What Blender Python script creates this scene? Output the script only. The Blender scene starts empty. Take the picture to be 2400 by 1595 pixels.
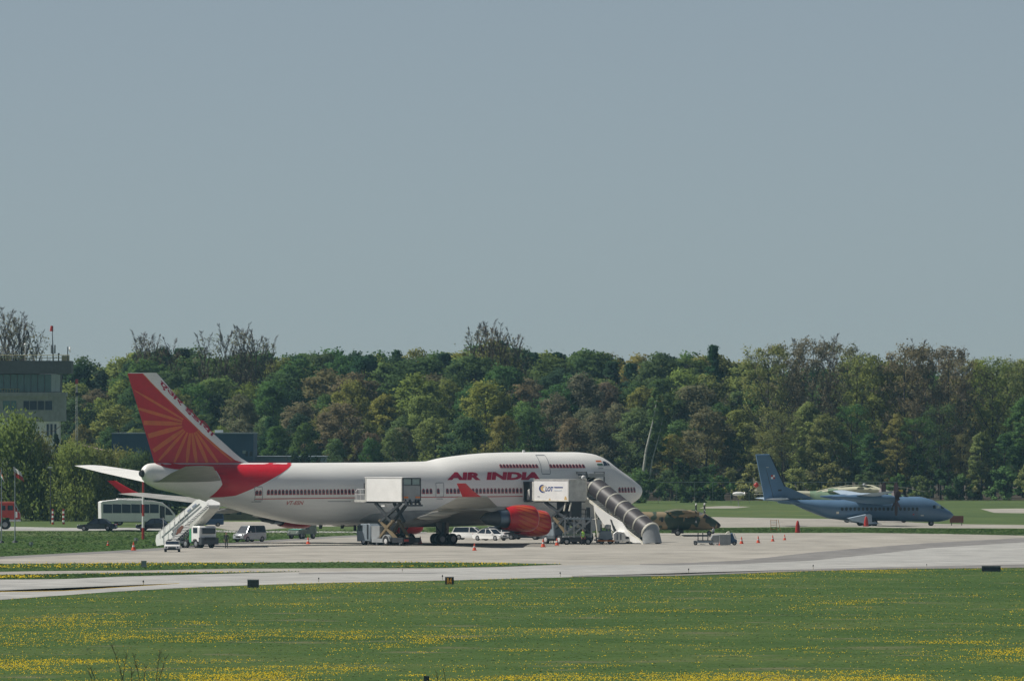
import bpy, bmesh, math, random
import numpy as np
from mathutils import Vector, Matrix
R = math.radians
random.seed(7); rng = np.random.default_rng(7)
scene = bpy.context.scene
col = scene.collection
# ------------------------------------------------------------------ camera
F, CH, HY = 25440.0, 13.6, 985.0          # focal length in px of the 2400 px wide photo, camera height, horizon row
PITCH = math.atan((HY - 797.5) / F)
cam = bpy.data.cameras.new('camera'); cam_o = bpy.data.objects.new('camera', cam); col.objects.link(cam_o)
cam_o.location = (0, 0, CH); cam_o.rotation_euler = (math.pi/2 + PITCH, 0, 0)
cam.sensor_width = 36; cam.lens = 36*F/2400; cam.clip_start = 1; cam.clip_end = 20000
scene.camera = cam_o
# ------------------------------------------------------------------ sky, sun, exposure
SUN_AZ, SUN_EL = R(-85), R(55)            # sun behind the aircraft and to the left
world = bpy.data.worlds.new('World'); scene.world = world; world.use_nodes = True
nt = world.node_tree; bgn = nt.nodes['Background']
sky = nt.nodes.new('ShaderNodeTexSky'); sky.sky_type = 'NISHITA'; sky.sun_disc = False
sky.sun_elevation = SUN_EL; sky.sun_rotation = SUN_AZ
sky.air_density = .6; sky.dust_density = .1; sky.ozone_density = 7; sky.altitude = 900
hs = nt.nodes.new('ShaderNodeHueSaturation'); hs.inputs['Saturation'].default_value = .52; nt.links.new(sky.outputs[0], hs.inputs['Color'])   # a hazy spring sky is greyer
tn = nt.nodes.new('ShaderNodeVectorMath'); tn.operation = 'MULTIPLY'; tn.inputs[1].default_value = (.935, .98, .95); nt.links.new(hs.outputs[0], tn.inputs[0]); nt.links.new(tn.outputs[0], bgn.inputs[0]); bgn.inputs[1].default_value = 0.0605
sd = Vector((math.sin(SUN_AZ)*math.cos(SUN_EL), math.cos(SUN_AZ)*math.cos(SUN_EL), math.sin(SUN_EL)))
sun = bpy.data.lights.new('sun', 'SUN'); sun.energy = 4.9; sun.angle = R(0.6); sun.color = (1, 0.95, 0.87)
sun_o = bpy.data.objects.new('sun', sun); col.objects.link(sun_o); sun_o.rotation_euler = (-sd).to_track_quat('-Z', 'Y').to_euler()
vs = scene.view_settings; vs.view_transform = 'Standard'; vs.look = 'None'; vs.gamma = 1; vs.exposure = 0.0; vs.use_curve_mapping = False
scene.cycles.volume_bounces = 0; scene.cycles.max_bounces = 6; scene.cycles.transparent_max_bounces = 12
# ------------------------------------------------------------------ helpers
def ray(px, py):
    a = (797.5 - py)/F; c, s = math.cos(PITCH), math.sin(PITCH)
    return (px-1200)/F, c - a*s, s + a*c
def G(px, py, z=0.0):
    x, y, dz = ray(px, py); t = (z - CH)/dz
    return (x*t, y*t, z)
def at(px, py, Y):
    x, y, dz = ray(px, py); t = Y/y
    return (x*t, Y, CH + dz*t)
def gy(D): return HY + F*CH/D
def DD(py): return F*CH/(py-HY)
class Pl:                                  # a vertical plane at distance D: photo columns and rows to metres
    def __init__(s, D, px0): s.D = D; s.x0 = (px0-1200)*D/F; s.loc = (s.x0, D, 0)
    def X(s, px): return (px-1200)*s.D/F - s.x0
    def Z(s, py): return (gy(s.D)-py)*s.D/F
class Pr(Pl):                              # the same for a vehicle standing square to the airliner: X is measured on its near side
    def X(s, px, y=-1.22): return ((px-1200)*s.D/F - s.x0 - .8*y)/.6
SQ = R(-53.13)
MATS = {}
def mat(name, c, rough=0.6, metal=0.0, var=0.12, scale=1.5, emit=0, spec=0.5, stretch=None):
    if name in MATS: return MATS[name]
    m = bpy.data.materials.new(name); m.use_nodes = True; n = m.node_tree; b = n.nodes['Principled BSDF']
    b.inputs['Roughness'].default_value = rough; b.inputs['Metallic'].default_value = metal
    b.inputs['Specular IOR Level'].default_value = spec
    tc = n.nodes.new('ShaderNodeTexCoord'); no = n.nodes.new('ShaderNodeTexNoise'); no.inputs['Scale'].default_value = scale
    no.inputs['Detail'].default_value = 6
    if stretch:
        mp = n.nodes.new('ShaderNodeMapping'); mp.inputs['Scale'].default_value = stretch
        n.links.new(tc.outputs['Object'], mp.inputs[0]); n.links.new(mp.outputs[0], no.inputs['Vector'])
    else: n.links.new(tc.outputs['Object'], no.inputs['Vector'])
    mr = n.nodes.new('ShaderNodeMapRange'); mr.inputs[1].default_value = .3; mr.inputs[2].default_value = .7
    mr.inputs[3].default_value = 1-var; mr.inputs[4].default_value = 1+var*.6
    n.links.new(no.outputs[0], mr.inputs[0])
    mx = n.nodes.new('ShaderNodeVectorMath'); mx.operation = 'SCALE'; mx.inputs[0].default_value = c[:3]
    n.links.new(mr.outputs[0], mx.inputs['Scale']); n.links.new(mx.outputs[0], b.inputs['Base Color'])
    if emit: b.inputs['Emission Color'].default_value = (*c[:3], 1); b.inputs['Emission Strength'].default_value = emit
    MATS[name] = m; return m
def tag(o, label=None, cat=None, group=None, kind=None):
    if label: o['label'] = label
    if cat: o['category'] = cat
    if group: o['group'] = group
    if kind: o['kind'] = kind
    return o
def thing(name, label, cat, loc=(0, 0, 0), rz=0, group=None, scale=1):
    o = bpy.data.objects.new(name, None); col.objects.link(o); o.location = loc; o.rotation_euler = (0, 0, rz)
    o.scale = (scale,)*3; o.empty_display_size = .3
    return tag(o, label, cat, group)
def mesh_obj(name, me, m=None, parent=None, loc=None, smooth=True, ang=35):
    if m is not None and not me.materials: me.materials.append(m)
    if smooth and len(me.polygons):
        me.polygons.foreach_set('use_smooth', [True]*len(me.polygons)); me.set_sharp_from_angle(angle=R(ang))
    o = bpy.data.objects.new(name, me); col.objects.link(o)
    if parent is not None: o.parent = parent
    if loc is not None: o.location = loc
    return o
def copy_tree(o, parent=None):
    c = o.copy(); col.objects.link(c); c.parent = parent
    for ch in list(o.children): copy_tree(ch, c)
    return c
def place(o, loc, rz=None, label=None, scale=None):
    c = copy_tree(o); c.location = loc
    if rz is not None: c.rotation_euler = (0, 0, rz)
    if label: c['label'] = label
    if scale: c.scale = (scale,)*3
    return c
class MB:
    def __init__(s): s.v = []; s.f = []
    def add(s, v, f):
        k = len(s.v); s.v += [tuple(p) for p in v]; s.f += [[i+k for i in q] for q in f]; return s
    def box(s, x0, x1, y0, y1, z0, z1):
        return s.add([(x, y, z) for z in (z0, z1) for y in (y0, y1) for x in (x0, x1)],
                     [(0, 2, 3, 1), (4, 5, 7, 6), (0, 1, 5, 4), (2, 6, 7, 3), (0, 4, 6, 2), (1, 3, 7, 5)])
    def beam(s, p, q, w, h=None, up=(0, 0, 1)):          # rectangular bar from p to q
        p, q = Vector(p), Vector(q); h = h or w; d = (q-p).normalized(); u = Vector(up)
        if abs(d.dot(u)) > .98: u = Vector((0, 1, 0))
        a = d.cross(u).normalized()*(w/2); b = a.cross(d).normalized()*(h/2)
        v = [e + i*a + j*b for e in (p, q) for i, j in ((-1, -1), (1, -1), (1, 1), (-1, 1))]
        return s.add(v, [(3, 2, 1, 0), (4, 5, 6, 7), (0, 1, 5, 4), (1, 2, 6, 5), (2, 3, 7, 6), (3, 0, 4, 7)])
    def tube(s, p, q, r, r2=None, n=8):
        p, q = Vector(p), Vector(q); r2 = r if r2 is None else r2; d = (q-p).normalized()
        u = Vector((0, 0, 1)) if abs(d.z) < .9 else Vector((1, 0, 0))
        a = d.cross(u).normalized(); b = a.cross(d)
        v = [c + (a*math.cos(t)+b*math.sin(t))*rr for c, rr in ((p, r), (q, r2)) for t in [2*math.pi*i/n for i in range(n)]]
        return s.add(v, [(i, (i+1) % n, n+(i+1) % n, n+i) for i in range(n)] + [list(range(n))[::-1], list(range(n, 2*n))])
    def path(s, pts, rs, n=6):
        for i in range(len(pts)-1): s.tube(pts[i], pts[i+1], rs[i], rs[i+1], n)
        return s
    def loft(s, rings, caps=True, close=True):
        n = len(rings[0]); v = [p for r in rings for p in r]; f = []
        for k in range(len(rings)-1):
            for i in range(n if close else n-1):
                j = (i+1) % n; f.append((k*n+i, k*n+j, (k+1)*n+j, (k+1)*n+i))
        if caps: f += [list(range(n))[::-1], [(len(rings)-1)*n+i for i in range(n)]]
        return s.add(v, f)
    def prism(s, prof, y0, y1, b=0.0):                  # (x,z) outline extruded along y; b = bevel at both sides
        c = Vector((sum(p[0] for p in prof)/len(prof), sum(p[1] for p in prof)/len(prof)))
        def rg(y, k): return [((p[0]-c.x)*k+c.x, y, (p[1]-c.y)*k+c.y) for p in prof]
        if b:
            ext = max(max(abs(p[0]-c.x), abs(p[1]-c.y)) for p in prof); k = 1-b/ext*1.0
            return s.loft([rg(y0, k), rg(y0+b, 1), rg(y1-b, 1), rg(y1, k)])
        return s.loft([rg(y0, 1), rg(y1, 1)])
    def lathe(s, prof, o=(0, 0, 0), ax='x', n=20, caps=True):   # prof: (along, radius)
        rings = []
        for a, r in prof:
            rg = []
            for i in range(n):
                t = 2*math.pi*i/n; u, w = r*math.cos(t), r*math.sin(t)
                p = (a, u, w) if ax == 'x' else (u, a, w) if ax == 'y' else (u, w, a)
                rg.append((p[0]+o[0], p[1]+o[1], p[2]+o[2]))
            rings.append(rg)
        return s.loft(rings, caps)
    def ball(s, c, r, n=12, m=8):
        if not hasattr(r, '__len__'): r = (r, r, r)
        rings = []
        for k in range(1, m):
            t = math.pi*k/m
            rings.append([(c[0]+r[0]*math.sin(t)*math.cos(2*math.pi*i/n), c[1]+r[1]*math.sin(t)*math.sin(2*math.pi*i/n), c[2]-r[2]*math.cos(t)) for i in range(n)])
        return s.loft(rings)
    def build(s, name, m, parent=None, loc=None, smooth=True, ang=35):
        me = bpy.data.meshes.new(name); me.from_pydata(s.v, [], s.f); me.update()
        bm = bmesh.new(); bm.from_mesh(me); bmesh.ops.recalc_face_normals(bm, faces=bm.faces); bm.to_mesh(me); bm.free()
        return mesh_obj(name, me, m, parent, loc, smooth, ang)
def ell(cy, cz, w, h, x, n=16, p=2.0):
    out = []
    for i in range(n):
        t = 2*math.pi*i/n; c, s_ = math.cos(t), math.sin(t)
        out.append((x, cy + w*math.copysign(abs(c)**(2/p), c), cz + h*math.copysign(abs(s_)**(2/p), s_)))
    return out
def lerp(x, pts):
    if x <= pts[0][0]: return pts[0][1]
    for (a, b), (c, d) in zip(pts, pts[1:]):
        if x <= c: return b + (d-b)*(x-a)/(c-a)
    return pts[-1][1]
def wheel(parent, x, y, z, r, w, n=18, rim='rim_grey', name='wheel'):
    t = MB().lathe([(-w/2, r*.6), (-w/2, r*.9), (-w*.35, r), (w*.35, r), (w/2, r*.9), (w/2, r*.6)], ax='y', n=n).build(name, M['rubber'], parent, (x, y, z))
    MB().lathe([(-w*.52, r*.08), (-w*.53, r*.5), (-w*.45, r*.6), (w*.45, r*.6), (w*.53, r*.5), (w*.52, r*.08)], ax='y', n=n).build('rim', M[rim], t)
    return t
# ------------------------------------------------------------------ materials
M = {}
def mk(k, *a, **kw): M[k] = mat(k, *a, **kw)
mk('rubber', (.018, .018, .02), .85); mk('rim_grey', (.32, .33, .34), .45, .4); mk('rim_white', (.6, .6, .6), .5)
mk('white', (.88, .88, .86), .35, var=.07, scale=.8); mk('white_dirty', (.6, .6, .56), .5, var=.2, scale=2)
mk('fus_white', (.86, .86, .83), .36, var=.10, scale=.9, stretch=(.12, 1, 1)); mk('fus_grey', (.35, .35, .33), .5, var=.22, scale=.8); mk('stab_shade_grey', (.26, .26, .24), .5, var=.25, scale=.8)
mk('red', (.60, .014, .03), .38, var=.08); mk('red_cowl', (.50, .012, .018), .36, var=.1); mk('text_red', (.46, .004, .05), .5)
mk('orange_ray', (.72, .17, .045), .42, var=.1); mk('win_red', (.34, .06, .08), .5); mk('win_dark', (.05, .055, .08), .15)
mk('line_red', (.52, .14, .12), .5); mk('dark', (.025, .028, .035), .5); mk('black', (.012, .012, .015), .45)
mk('steel', (.30, .32, .34), .4, .5); mk('steel_dark', (.08, .09, .10), .5, .3); mk('core_blue', (.13, .18, .24), .35, .6)
mk('silver', (.62, .63, .65), .28, .85); mk('glass', (.02, .03, .045), .22, spec=.5); mk('glass_blue', (.03, .05, .09), .3, spec=.4)
mk('cone', (.72, .10, .04), .5); mk('orange', (.75, .22, .03), .5); mk('yellow', (.70, .50, .05), .5)
mk('hivis', (.40, .75, .08), .6); mk('skin', (.38, .22, .16), .6); mk('cloth_dark', (.03, .032, .045), .8); mk('cloth_grey', (.2, .21, .23), .8)
mk('cloth_light', (.45, .48, .52), .8); mk('hair', (.03, .02, .015), .7); mk('green', (.05, .16, .09), .5); mk('green_bright', (.08, .40, .18), .5)
mk('mint', (.12, .42, .32), .5); mk('silver_paint', (.42, .44, .46), .3, .3); mk('black_paint', (.012, .014, .02), .15, spec=.7)
mk('red_paint', (.42, .03, .02), .35); mk('af_blue', (.10, .185, .30), .42, var=.12, scale=.6); mk('af_lit', (.40, .50, .60), .4, var=.1)  # the paler blue has the transport plane's sunlit tops put into its colour
mk('af_pale', (.42, .50, .55), .4, var=.1); mk('prop_dark', (.035, .012, .015), .5); mk('concrete_wall', (.32, .33, .34), .8, var=.15)
mk('wood', (.14, .10, .07), .9); mk('brown_red', (.17, .07, .05), .7); mk('box_green', (.16, .2, .17), .6, var=.3, scale=3)
mk('grey_blue', (.25, .30, .34), .5, var=.15); mk('canopy', (.055, .05, .055), .5, var=.25, scale=2, spec=.35); mk('rib', (.74, .72, .62), .5)
mk('tank', (.33, .35, .36), .5, var=.15)
mk('orange_streak', (.56, .10, .03), .42, var=.1)
# ------------------------------------------------------------------ ground
def noise_tex(n, tc, scale, detail=5, sc=(1, 1, 1), rough=.55):
    mp = n.nodes.new('ShaderNodeMapping'); mp.inputs['Scale'].default_value = sc
    no = n.nodes.new('ShaderNodeTexNoise'); no.inputs['Scale'].default_value = scale; no.inputs['Detail'].default_value = detail; no.inputs['Roughness'].default_value = rough
    n.links.new(tc.outputs['Object'], mp.inputs[0]); n.links.new(mp.outputs[0], no.inputs['Vector']); return no.outputs[0]
def ramp(n, fac, stops):
    r = n.nodes.new('ShaderNodeValToRGB'); e = r.color_ramp.elements
    e[0].position, e[0].color = stops[0][0], (*stops[0][1], 1); e[1].position, e[1].color = stops[-1][0], (*stops[-1][1], 1)
    for p, c in stops[1:-1]: q = e.new(p); q.color = (*c, 1)
    n.links.new(fac, r.inputs[0]); return r.outputs[0]
def mixc(n, f, a, b, mode='MIX'):
    m = n.nodes.new('ShaderNodeMix'); m.data_type = 'RGBA'; m.blend_type = mode
    for s, v in ((m.inputs[0], f), (m.inputs[6], a), (m.inputs[7], b)):
        if isinstance(v, (int, float)): s.default_value = v
        elif isinstance(v, tuple): s.default_value = (*v, 1)
        else: n.links.new(v, s)
    return m.outputs[2]
def ground_mat(name, lo, mid, hi, big, small, patch=None, streak=False):
    m = bpy.data.materials.new(name); m.use_nodes = True; n = m.node_tree; b = n.nodes['Principled BSDF']; b.inputs['Roughness'].default_value = .95
    b.inputs['Specular IOR Level'].default_value = .15
    tc = n.nodes.new('ShaderNodeTexCoord')
    c1 = ramp(n, noise_tex(n, tc, big), [(.3, lo), (.5, mid), (.7, hi)])
    c2 = ramp(n, noise_tex(n, tc, small), [(.3, (.72,)*3), (.7, (1.25,)*3)])
    c = mixc(n, 1.0, c1, c2, 'MULTIPLY')
    if streak:
        c = mixc(n, 1.0, c, ramp(n, noise_tex(n, tc, .5, 4, (.05, .55, 1)), [(.35, (.86,)*3), (.62, (1.06,)*3)]), 'MULTIPLY')
        c = mixc(n, 1.0, c, ramp(n, noise_tex(n, tc, .7, 2, (.03, 1.6, 1), .4), [(.60, (1,)*3), (.72, (.84, .83, .82))]), 'MULTIPLY')
    if patch:
        f = ramp(n, noise_tex(n, tc, patch[1], 4), [(patch[2], (0,)*3), (patch[2]+.12, (1,)*3)])
        c = mixc(n, f, c, patch[0])
    n.links.new(c, b.inputs['Base Color']); M[name] = m; return m
ground_mat('grass', (.034, .074, .014), (.050, .094, .019), (.076, .112, .028), .035, .9, ((.11, .12, .055), .11, .58))
ground_mat('grass_far', (.06, .095, .03), (.08, .12, .038), (.11, .135, .05), .02, .25)
ground_mat('concrete', (.30, .287, .255), (.345, .328, .292), (.385, .367, .33), .03, .22, streak=True)
ground_mat('concrete_taxi', (.33, .335, .325), (.365, .365, .35), (.40, .40, .385), .035, .3, streak=True)
ground_mat('asphalt', (.19, .185, .18), (.21, .205, .20), (.235, .23, .22), .05, .4, streak=True)
ground_mat('soil', (.05, .045, .035), (.07, .06, .045), (.09, .075, .055), .05, .5)
def sheet(name, pts, z, m, world_pts=False):
    P = [(p[0], p[1], z) if world_pts else (*G(*p)[:2], z) for p in pts]
    bm = bmesh.new(); bm.faces.new([bm.verts.new(p) for p in P]); bmesh.ops.triangulate(bm, faces=bm.faces[:]); bmesh.ops.recalc_face_normals(bm, faces=bm.faces)
    if bm.faces[0].normal.z < 0: bmesh.ops.reverse_faces(bm, faces=bm.faces)
    me = bpy.data.meshes.new(name); bm.to_mesh(me); bm.free()
    return tag(mesh_obj(name, me, M[m], smooth=False), kind='structure')
sheet('grass_field', [(-9000, -300), (9000, -300), (9000, 15000), (-9000, 15000)], 0, 'grass', True)
sheet('far_meadow', [(-600, 1280), (-600, 3400), (600, 3400), (600, 1280)], .006, 'grass_far', True)
NEAR = [(-300,1432),(0,1405),(140,1395),(270,1385.6),(407,1378),(491,1374),(650,1368.5),(800,1364.5),(1070,1359),(1340,1351.7),(1600,1348.5),(1900,1337.5),(2100,1333),(2400,1329.7),(2700,1327)]
UPP = [(2700,1259),(2400,1254.5),(2200,1250),(2000,1248),(1560,1248.7),(1200,1247),(1000,1247),(780,1256),(620,1266),(520,1272),(365,1284),(270,1290),(0,1304),(-300,1319)]
sheet('apron', NEAR + UPP, .012, 'concrete')
sheet('apron_shoulder', [(-300,1319),(0,1304),(270,1290),(365,1284),(520,1272),(620,1266),(780,1256),(1000,1247.6),(1000,1249),(780,1260),(620,1270.5),(520,1276.5),(365,1289.5),(270,1295),(0,1309),(-300,1324)], .018, 'asphalt')
TAXU = [(2700,1256),(2400,1270),(2176,1284),(2040,1299),(1905,1312.7),(1735,1321),(1600,1323),(1320,1324),(1000,1333),(710,1341),(480,1345),(0,1357),(-300,1362)]
sheet('taxiway', NEAR[:-1] + [(2700,1327)] + TAXU, .018, 'concrete_taxi')
sheet('asphalt_band', [(1500,1321.5),(1600,1319),(1735.6,1313),(1905,1294),(2040.7,1282),(2176,1272),(2400,1260),(2700,1246),(2700,1256),(2400,1270),(2176,1284),(2040.7,1299),(1905,1312.7),(1735.6,1321),(1600,1323),(1500,1323.3)], .024, 'asphalt')
sheet('grass_strip', [(-300,1325),(0,1321),(400,1318.6),(800,1317),(1070,1318),(1200,1319),(1320,1322),(1180,1327.5),(1000,1331),(800,1331),(540,1332),(340,1336),(170,1337),(0,1339),(-300,1342)], .03, 'grass')
sheet('grass_strip', [(-300,1349.5),(0,1346.6),(340,1342),(550,1341),(710,1338.5),(480,1345),(270,1351),(150,1356.5),(0,1357.5),(-300,1361)], .03, 'grass')
sheet('asphalt_edge', [(1340,1351.7),(1600,1348.5),(1900,1337.5),(2100,1333),(2400,1329.7),(2700,1327),(2700,1319),(2400,1321.5),(2100,1328),(1900,1333.5),(1600,1345),(1340,1349.5)], .024, 'asphalt')
sheet('asphalt_patch', [(700,1345),(1000,1343.5),(1050,1341.5),(800,1341),(700,1342.5)], .024, 'asphalt')
sheet('far_taxiway', [(1350,1236),(1700,1235.5),(1950,1233.5),(2100,1236.3),(2400,1237.5),(2700,1238.5),(2700,1230.5),(2400,1229.5),(2200,1227),(2080,1219),(1950,1215.5),(1665,1210.8),(1350,1207)], .012, 'concrete')
sheet('far_apron', [(560,1245),(655,1238),(720,1233),(1000,1233),(1050,1222),(505,1221.5),(480,1232)], .012, 'concrete')
sheet('service_road', [(-300,1245),(0,1243),(190,1243.5),(300,1241),(560,1247.5),(1000,1247.8),(1000,1246.2),(640,1243.6),(560,1243),(300,1236),(190,1236.5),(0,1233.5),(-300,1233)], .018, 'concrete_taxi')
sheet('far_path', [(1640,1190.5),(1720,1190.5),(1760,1187),(1700,1185),(1650,1187)], .012, 'concrete')
sheet('far_path', [(2298,1192),(2330,1201),(2700,1206),(2700,1190),(2400,1191)], .012, 'concrete')
sheet('forest_floor', [(300, 1880), (300, 3300), (-300, 3300), (-300, 1790), (-60, 1830)], .02, 'soil', True)
# guide line on the taxiway
mk('paint_yellow', (.45, .32, .05), .7); mk('slab_joint', (.2, .2, .19), .8)
sheet('taxi_line', [(-100,1388.5),(150,1384.6),(420,1367),(420,1366.2),(150,1383.6),(-100,1387.5)], .03, 'paint_yellow')
# ------------------------------------------------------------------ air: a thin even haze
hz = MB().box(-900, 900, -30, 3300, -1.0, 46)
hb = hz.build('haze', None, smooth=False); tag(hb, kind='stuff')
hm = bpy.data.materials.new('haze'); hm.use_nodes = True; hn = hm.node_tree; hn.nodes.clear()
ho = hn.nodes.new('ShaderNodeOutputMaterial'); hv = hn.nodes.new('ShaderNodeVolumePrincipled')
hv.inputs['Color'].default_value = (.42, .78, 1.0, 1); hv.inputs['Density'].default_value = .000045; hv.inputs['Anisotropy'].default_value = .3
hn.links.new(hv.outputs[0], ho.inputs['Volume']); hb.data.materials.append(hm)
# ------------------------------------------------------------------ grass tufts and dandelions
def pnoise(x, y, sc, seed):
    r = np.random.default_rng(seed); T = r.random((256, 256)); u, v = x/sc, y/sc; i, j = np.floor(u).astype(int), np.floor(v).astype(int)
    a, b = u-i, v-j; a = a*a*(3-2*a); b = b*b*(3-2*b); g = lambda p, q: T[p % 256, q % 256]
    return (g(i, j)*(1-a)+g(i+1, j)*a)*(1-b) + (g(i, j+1)*(1-a)+g(i+1, j+1)*a)*b
NW = np.array([G(*p)[:2] for p in NEAR])
def near_pts(n, d0=545, d1=1015, marg=1.06):
    y = np.sqrt(rng.random(n)*(d1**2-d0**2)+d0**2); x = (rng.random(n)*2-1)*y*1200/F*marg
    e = np.interp(x, NW[:, 0], NW[:, 1]); k = y < e-.15; return x[k], y[k]
def blades(name, x, y, w, h, z0, m, kind='stuff', tri=True, lean=.3, att=None):
    n = len(x); z0 = z0+0*x; a = (rng.random(n)-.5)*math.pi*.9; w = w*(.6+.8*rng.random(n)); h = h*(.6+.8*rng.random(n)); lx = (rng.random(n)-.5)*lean*h*2; ly = (rng.random(n)-.5)*lean*h*2
    cx, cy = np.cos(a)*w/2, np.sin(a)*w/2*.6
    if tri:
        V = np.stack([np.stack([x-cx, y-cy, z0+0*x], 1), np.stack([x+cx, y+cy, z0+0*x], 1), np.stack([x+lx, y+ly, z0+h], 1)], 1).reshape(-1, 3); k = 3
    else:
        V = np.stack([np.stack([x-cx, y-cy, z0], 1), np.stack([x+cx, y+cy, z0], 1), np.stack([x+cx+lx, y+cy+ly, z0+h], 1), np.stack([x-cx+lx, y-cy+ly, z0+h], 1)], 1).reshape(-1, 3); k = 4
    me = bpy.data.meshes.new(name); me.vertices.add(n*k); me.vertices.foreach_set('co', V.ravel()); me.loops.add(n*k); me.loops.foreach_set('vertex_index', np.arange(n*k))
    me.polygons.add(n); me.polygons.foreach_set('loop_start', np.arange(n)*k); me.update(); me.validate()
    nn = np.array([0, 0, 1.0])+.35*(rng.random((n, 3))-.5); me.normals_split_custom_set(np.repeat(nn/np.linalg.norm(nn, axis=1)[:, None], k, 0).tolist())   # blades shade like the turf they stand in
    return tag(mesh_obj(name, me, m, smooth=False), kind=kind)
def leaf_mat(name, c, tr=.4, var=.5, hue=None, objcol=False, sc=.8):
    m = bpy.data.materials.new(name); m.use_nodes = True; n = m.node_tree; n.nodes.clear(); o = n.nodes.new('ShaderNodeOutputMaterial')
    d = n.nodes.new('ShaderNodeBsdfDiffuse'); t = n.nodes.new('ShaderNodeBsdfTranslucent'); mx = n.nodes.new('ShaderNodeMixShader'); mx.inputs[0].default_value = tr
    tc = n.nodes.new('ShaderNodeTexCoord'); no = noise_tex(n, tc, sc, 3)
    if objcol: oi = n.nodes.new('ShaderNodeObjectInfo'); base = oi.outputs['Color']
    else: base = ramp(n, no, [(.3, c), (.7, hue or c)])
    f = ramp(n, no, [(.3, (1-var,)*3), (.7, (1+var*.7,)*3)]); cc = mixc(n, 1, base, f, 'MULTIPLY')
    n.links.new(cc, d.inputs[0]); n.links.new(cc, t.inputs[0]); n.links.new(d.outputs[0], mx.inputs[1]); n.links.new(t.outputs[0], mx.inputs[2]); n.links.new(mx.outputs[0], o.inputs[0])
    M[name] = m; return m
leaf_mat('tuft', (.038, .084, .02), .2, .15, (.060, .106, .029), sc=.3); leaf_mat('petal', (.64, .46, .02), .3, .2, (.72, .56, .035), sc=5); leaf_mat('dry_stem', (.10, .07, .045), .1, .3)
x, y = near_pts(34000); blades('grass_tufts', x, y, .2, .018, 0.0, M['tuft'])
x, y = near_pts(900000)
dn = .32*pnoise(x+y*.13, y, 30, 1)+.36*pnoise(x-y*.1, y*.6, 8, 2)+.28*pnoise(x, y*.5, 2.6, 3)+.18*pnoise(x, y, .8, 4)
nearf = np.clip((760-y)/200, 0, 1)
p = np.clip((dn-.60+.10*nearf)*3.8, 0, 1)**1.5*(.16+.6*nearf) + .006
edge = np.interp(x, NW[:, 0], NW[:, 1])-y
p += np.where((edge < 40) & (x > 12), np.clip((dn-.5)*2.2, 0, .8), 0)*.5
k = rng.random(len(x)) < p; x, y = x[k], y[k]
blades('dandelion_flowers', x, y, .045, .03, .045+.03*rng.random(len(x)), M['petal'], tri=False, lean=.6)
def strip_pts(n, poly):
    P = np.array([G(*q)[:2] for q in poly]); lo, hi = P.min(0), P.max(0); pts = lo+rng.random((n, 2))*(hi-lo)
    ins = np.zeros(n, bool); j = len(P)-1
    for i in range(len(P)):
        a, b = P[i], P[j]; c = ((a[1] > pts[:, 1]) != (b[1] > pts[:, 1])) & (pts[:, 0] < (b[0]-a[0])*(pts[:, 1]-a[1])/(b[1]-a[1]+1e-12)+a[0]); ins ^= c; j = i
    return pts[ins]
for poly, nf in (([(-60,1325),(0,1321),(400,1318.6),(800,1317),(1070,1318),(1320,1322),(1180,1327.5),(1000,1331),(800,1331),(540,1332),(340,1336),(170,1337),(0,1339),(-60,1342)], 1), ([(-60,1349.5),(0,1346.6),(340,1342),(550,1341),(710,1338.5),(480,1345),(270,1351),(150,1356.5),(0,1357.5),(-60,1358)], 1)):
    q = strip_pts(9000, poly); blades('grass_tufts', q[:, 0], q[:, 1], .2, .05, .03, M['tuft'])
    q = strip_pts(30000, poly); w = pnoise(q[:, 0], q[:, 1], 9, 9); q = q[rng.random(len(q)) < np.clip((w-.45)*1.6, 0, 1)*np.where(q[:, 0] < 0, .28, .06)]
    blades('dandelion_flowers', q[:, 0], q[:, 1], .085, .06, .10, M['petal'], tri=False, lean=.6)
q = strip_pts(22000, [(-60,1307),(365,1283),(780,1255.5),(1000,1246.5),(1000,1240),(300,1243),(-60,1246)]); blades('grass_tufts', q[:, 0], q[:, 1], .3, .06, 0, M['tuft'])
q = strip_pts(22000, [(1000,1246.5),(1560,1248.2),(2000,1247.5),(2400,1254),(2450,1253),(2450,1239),(2100,1237),(1700,1236.5),(1000,1236)]); blades('grass_tufts', q[:, 0], q[:, 1], .3, .06, 0, M['tuft'])
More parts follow.
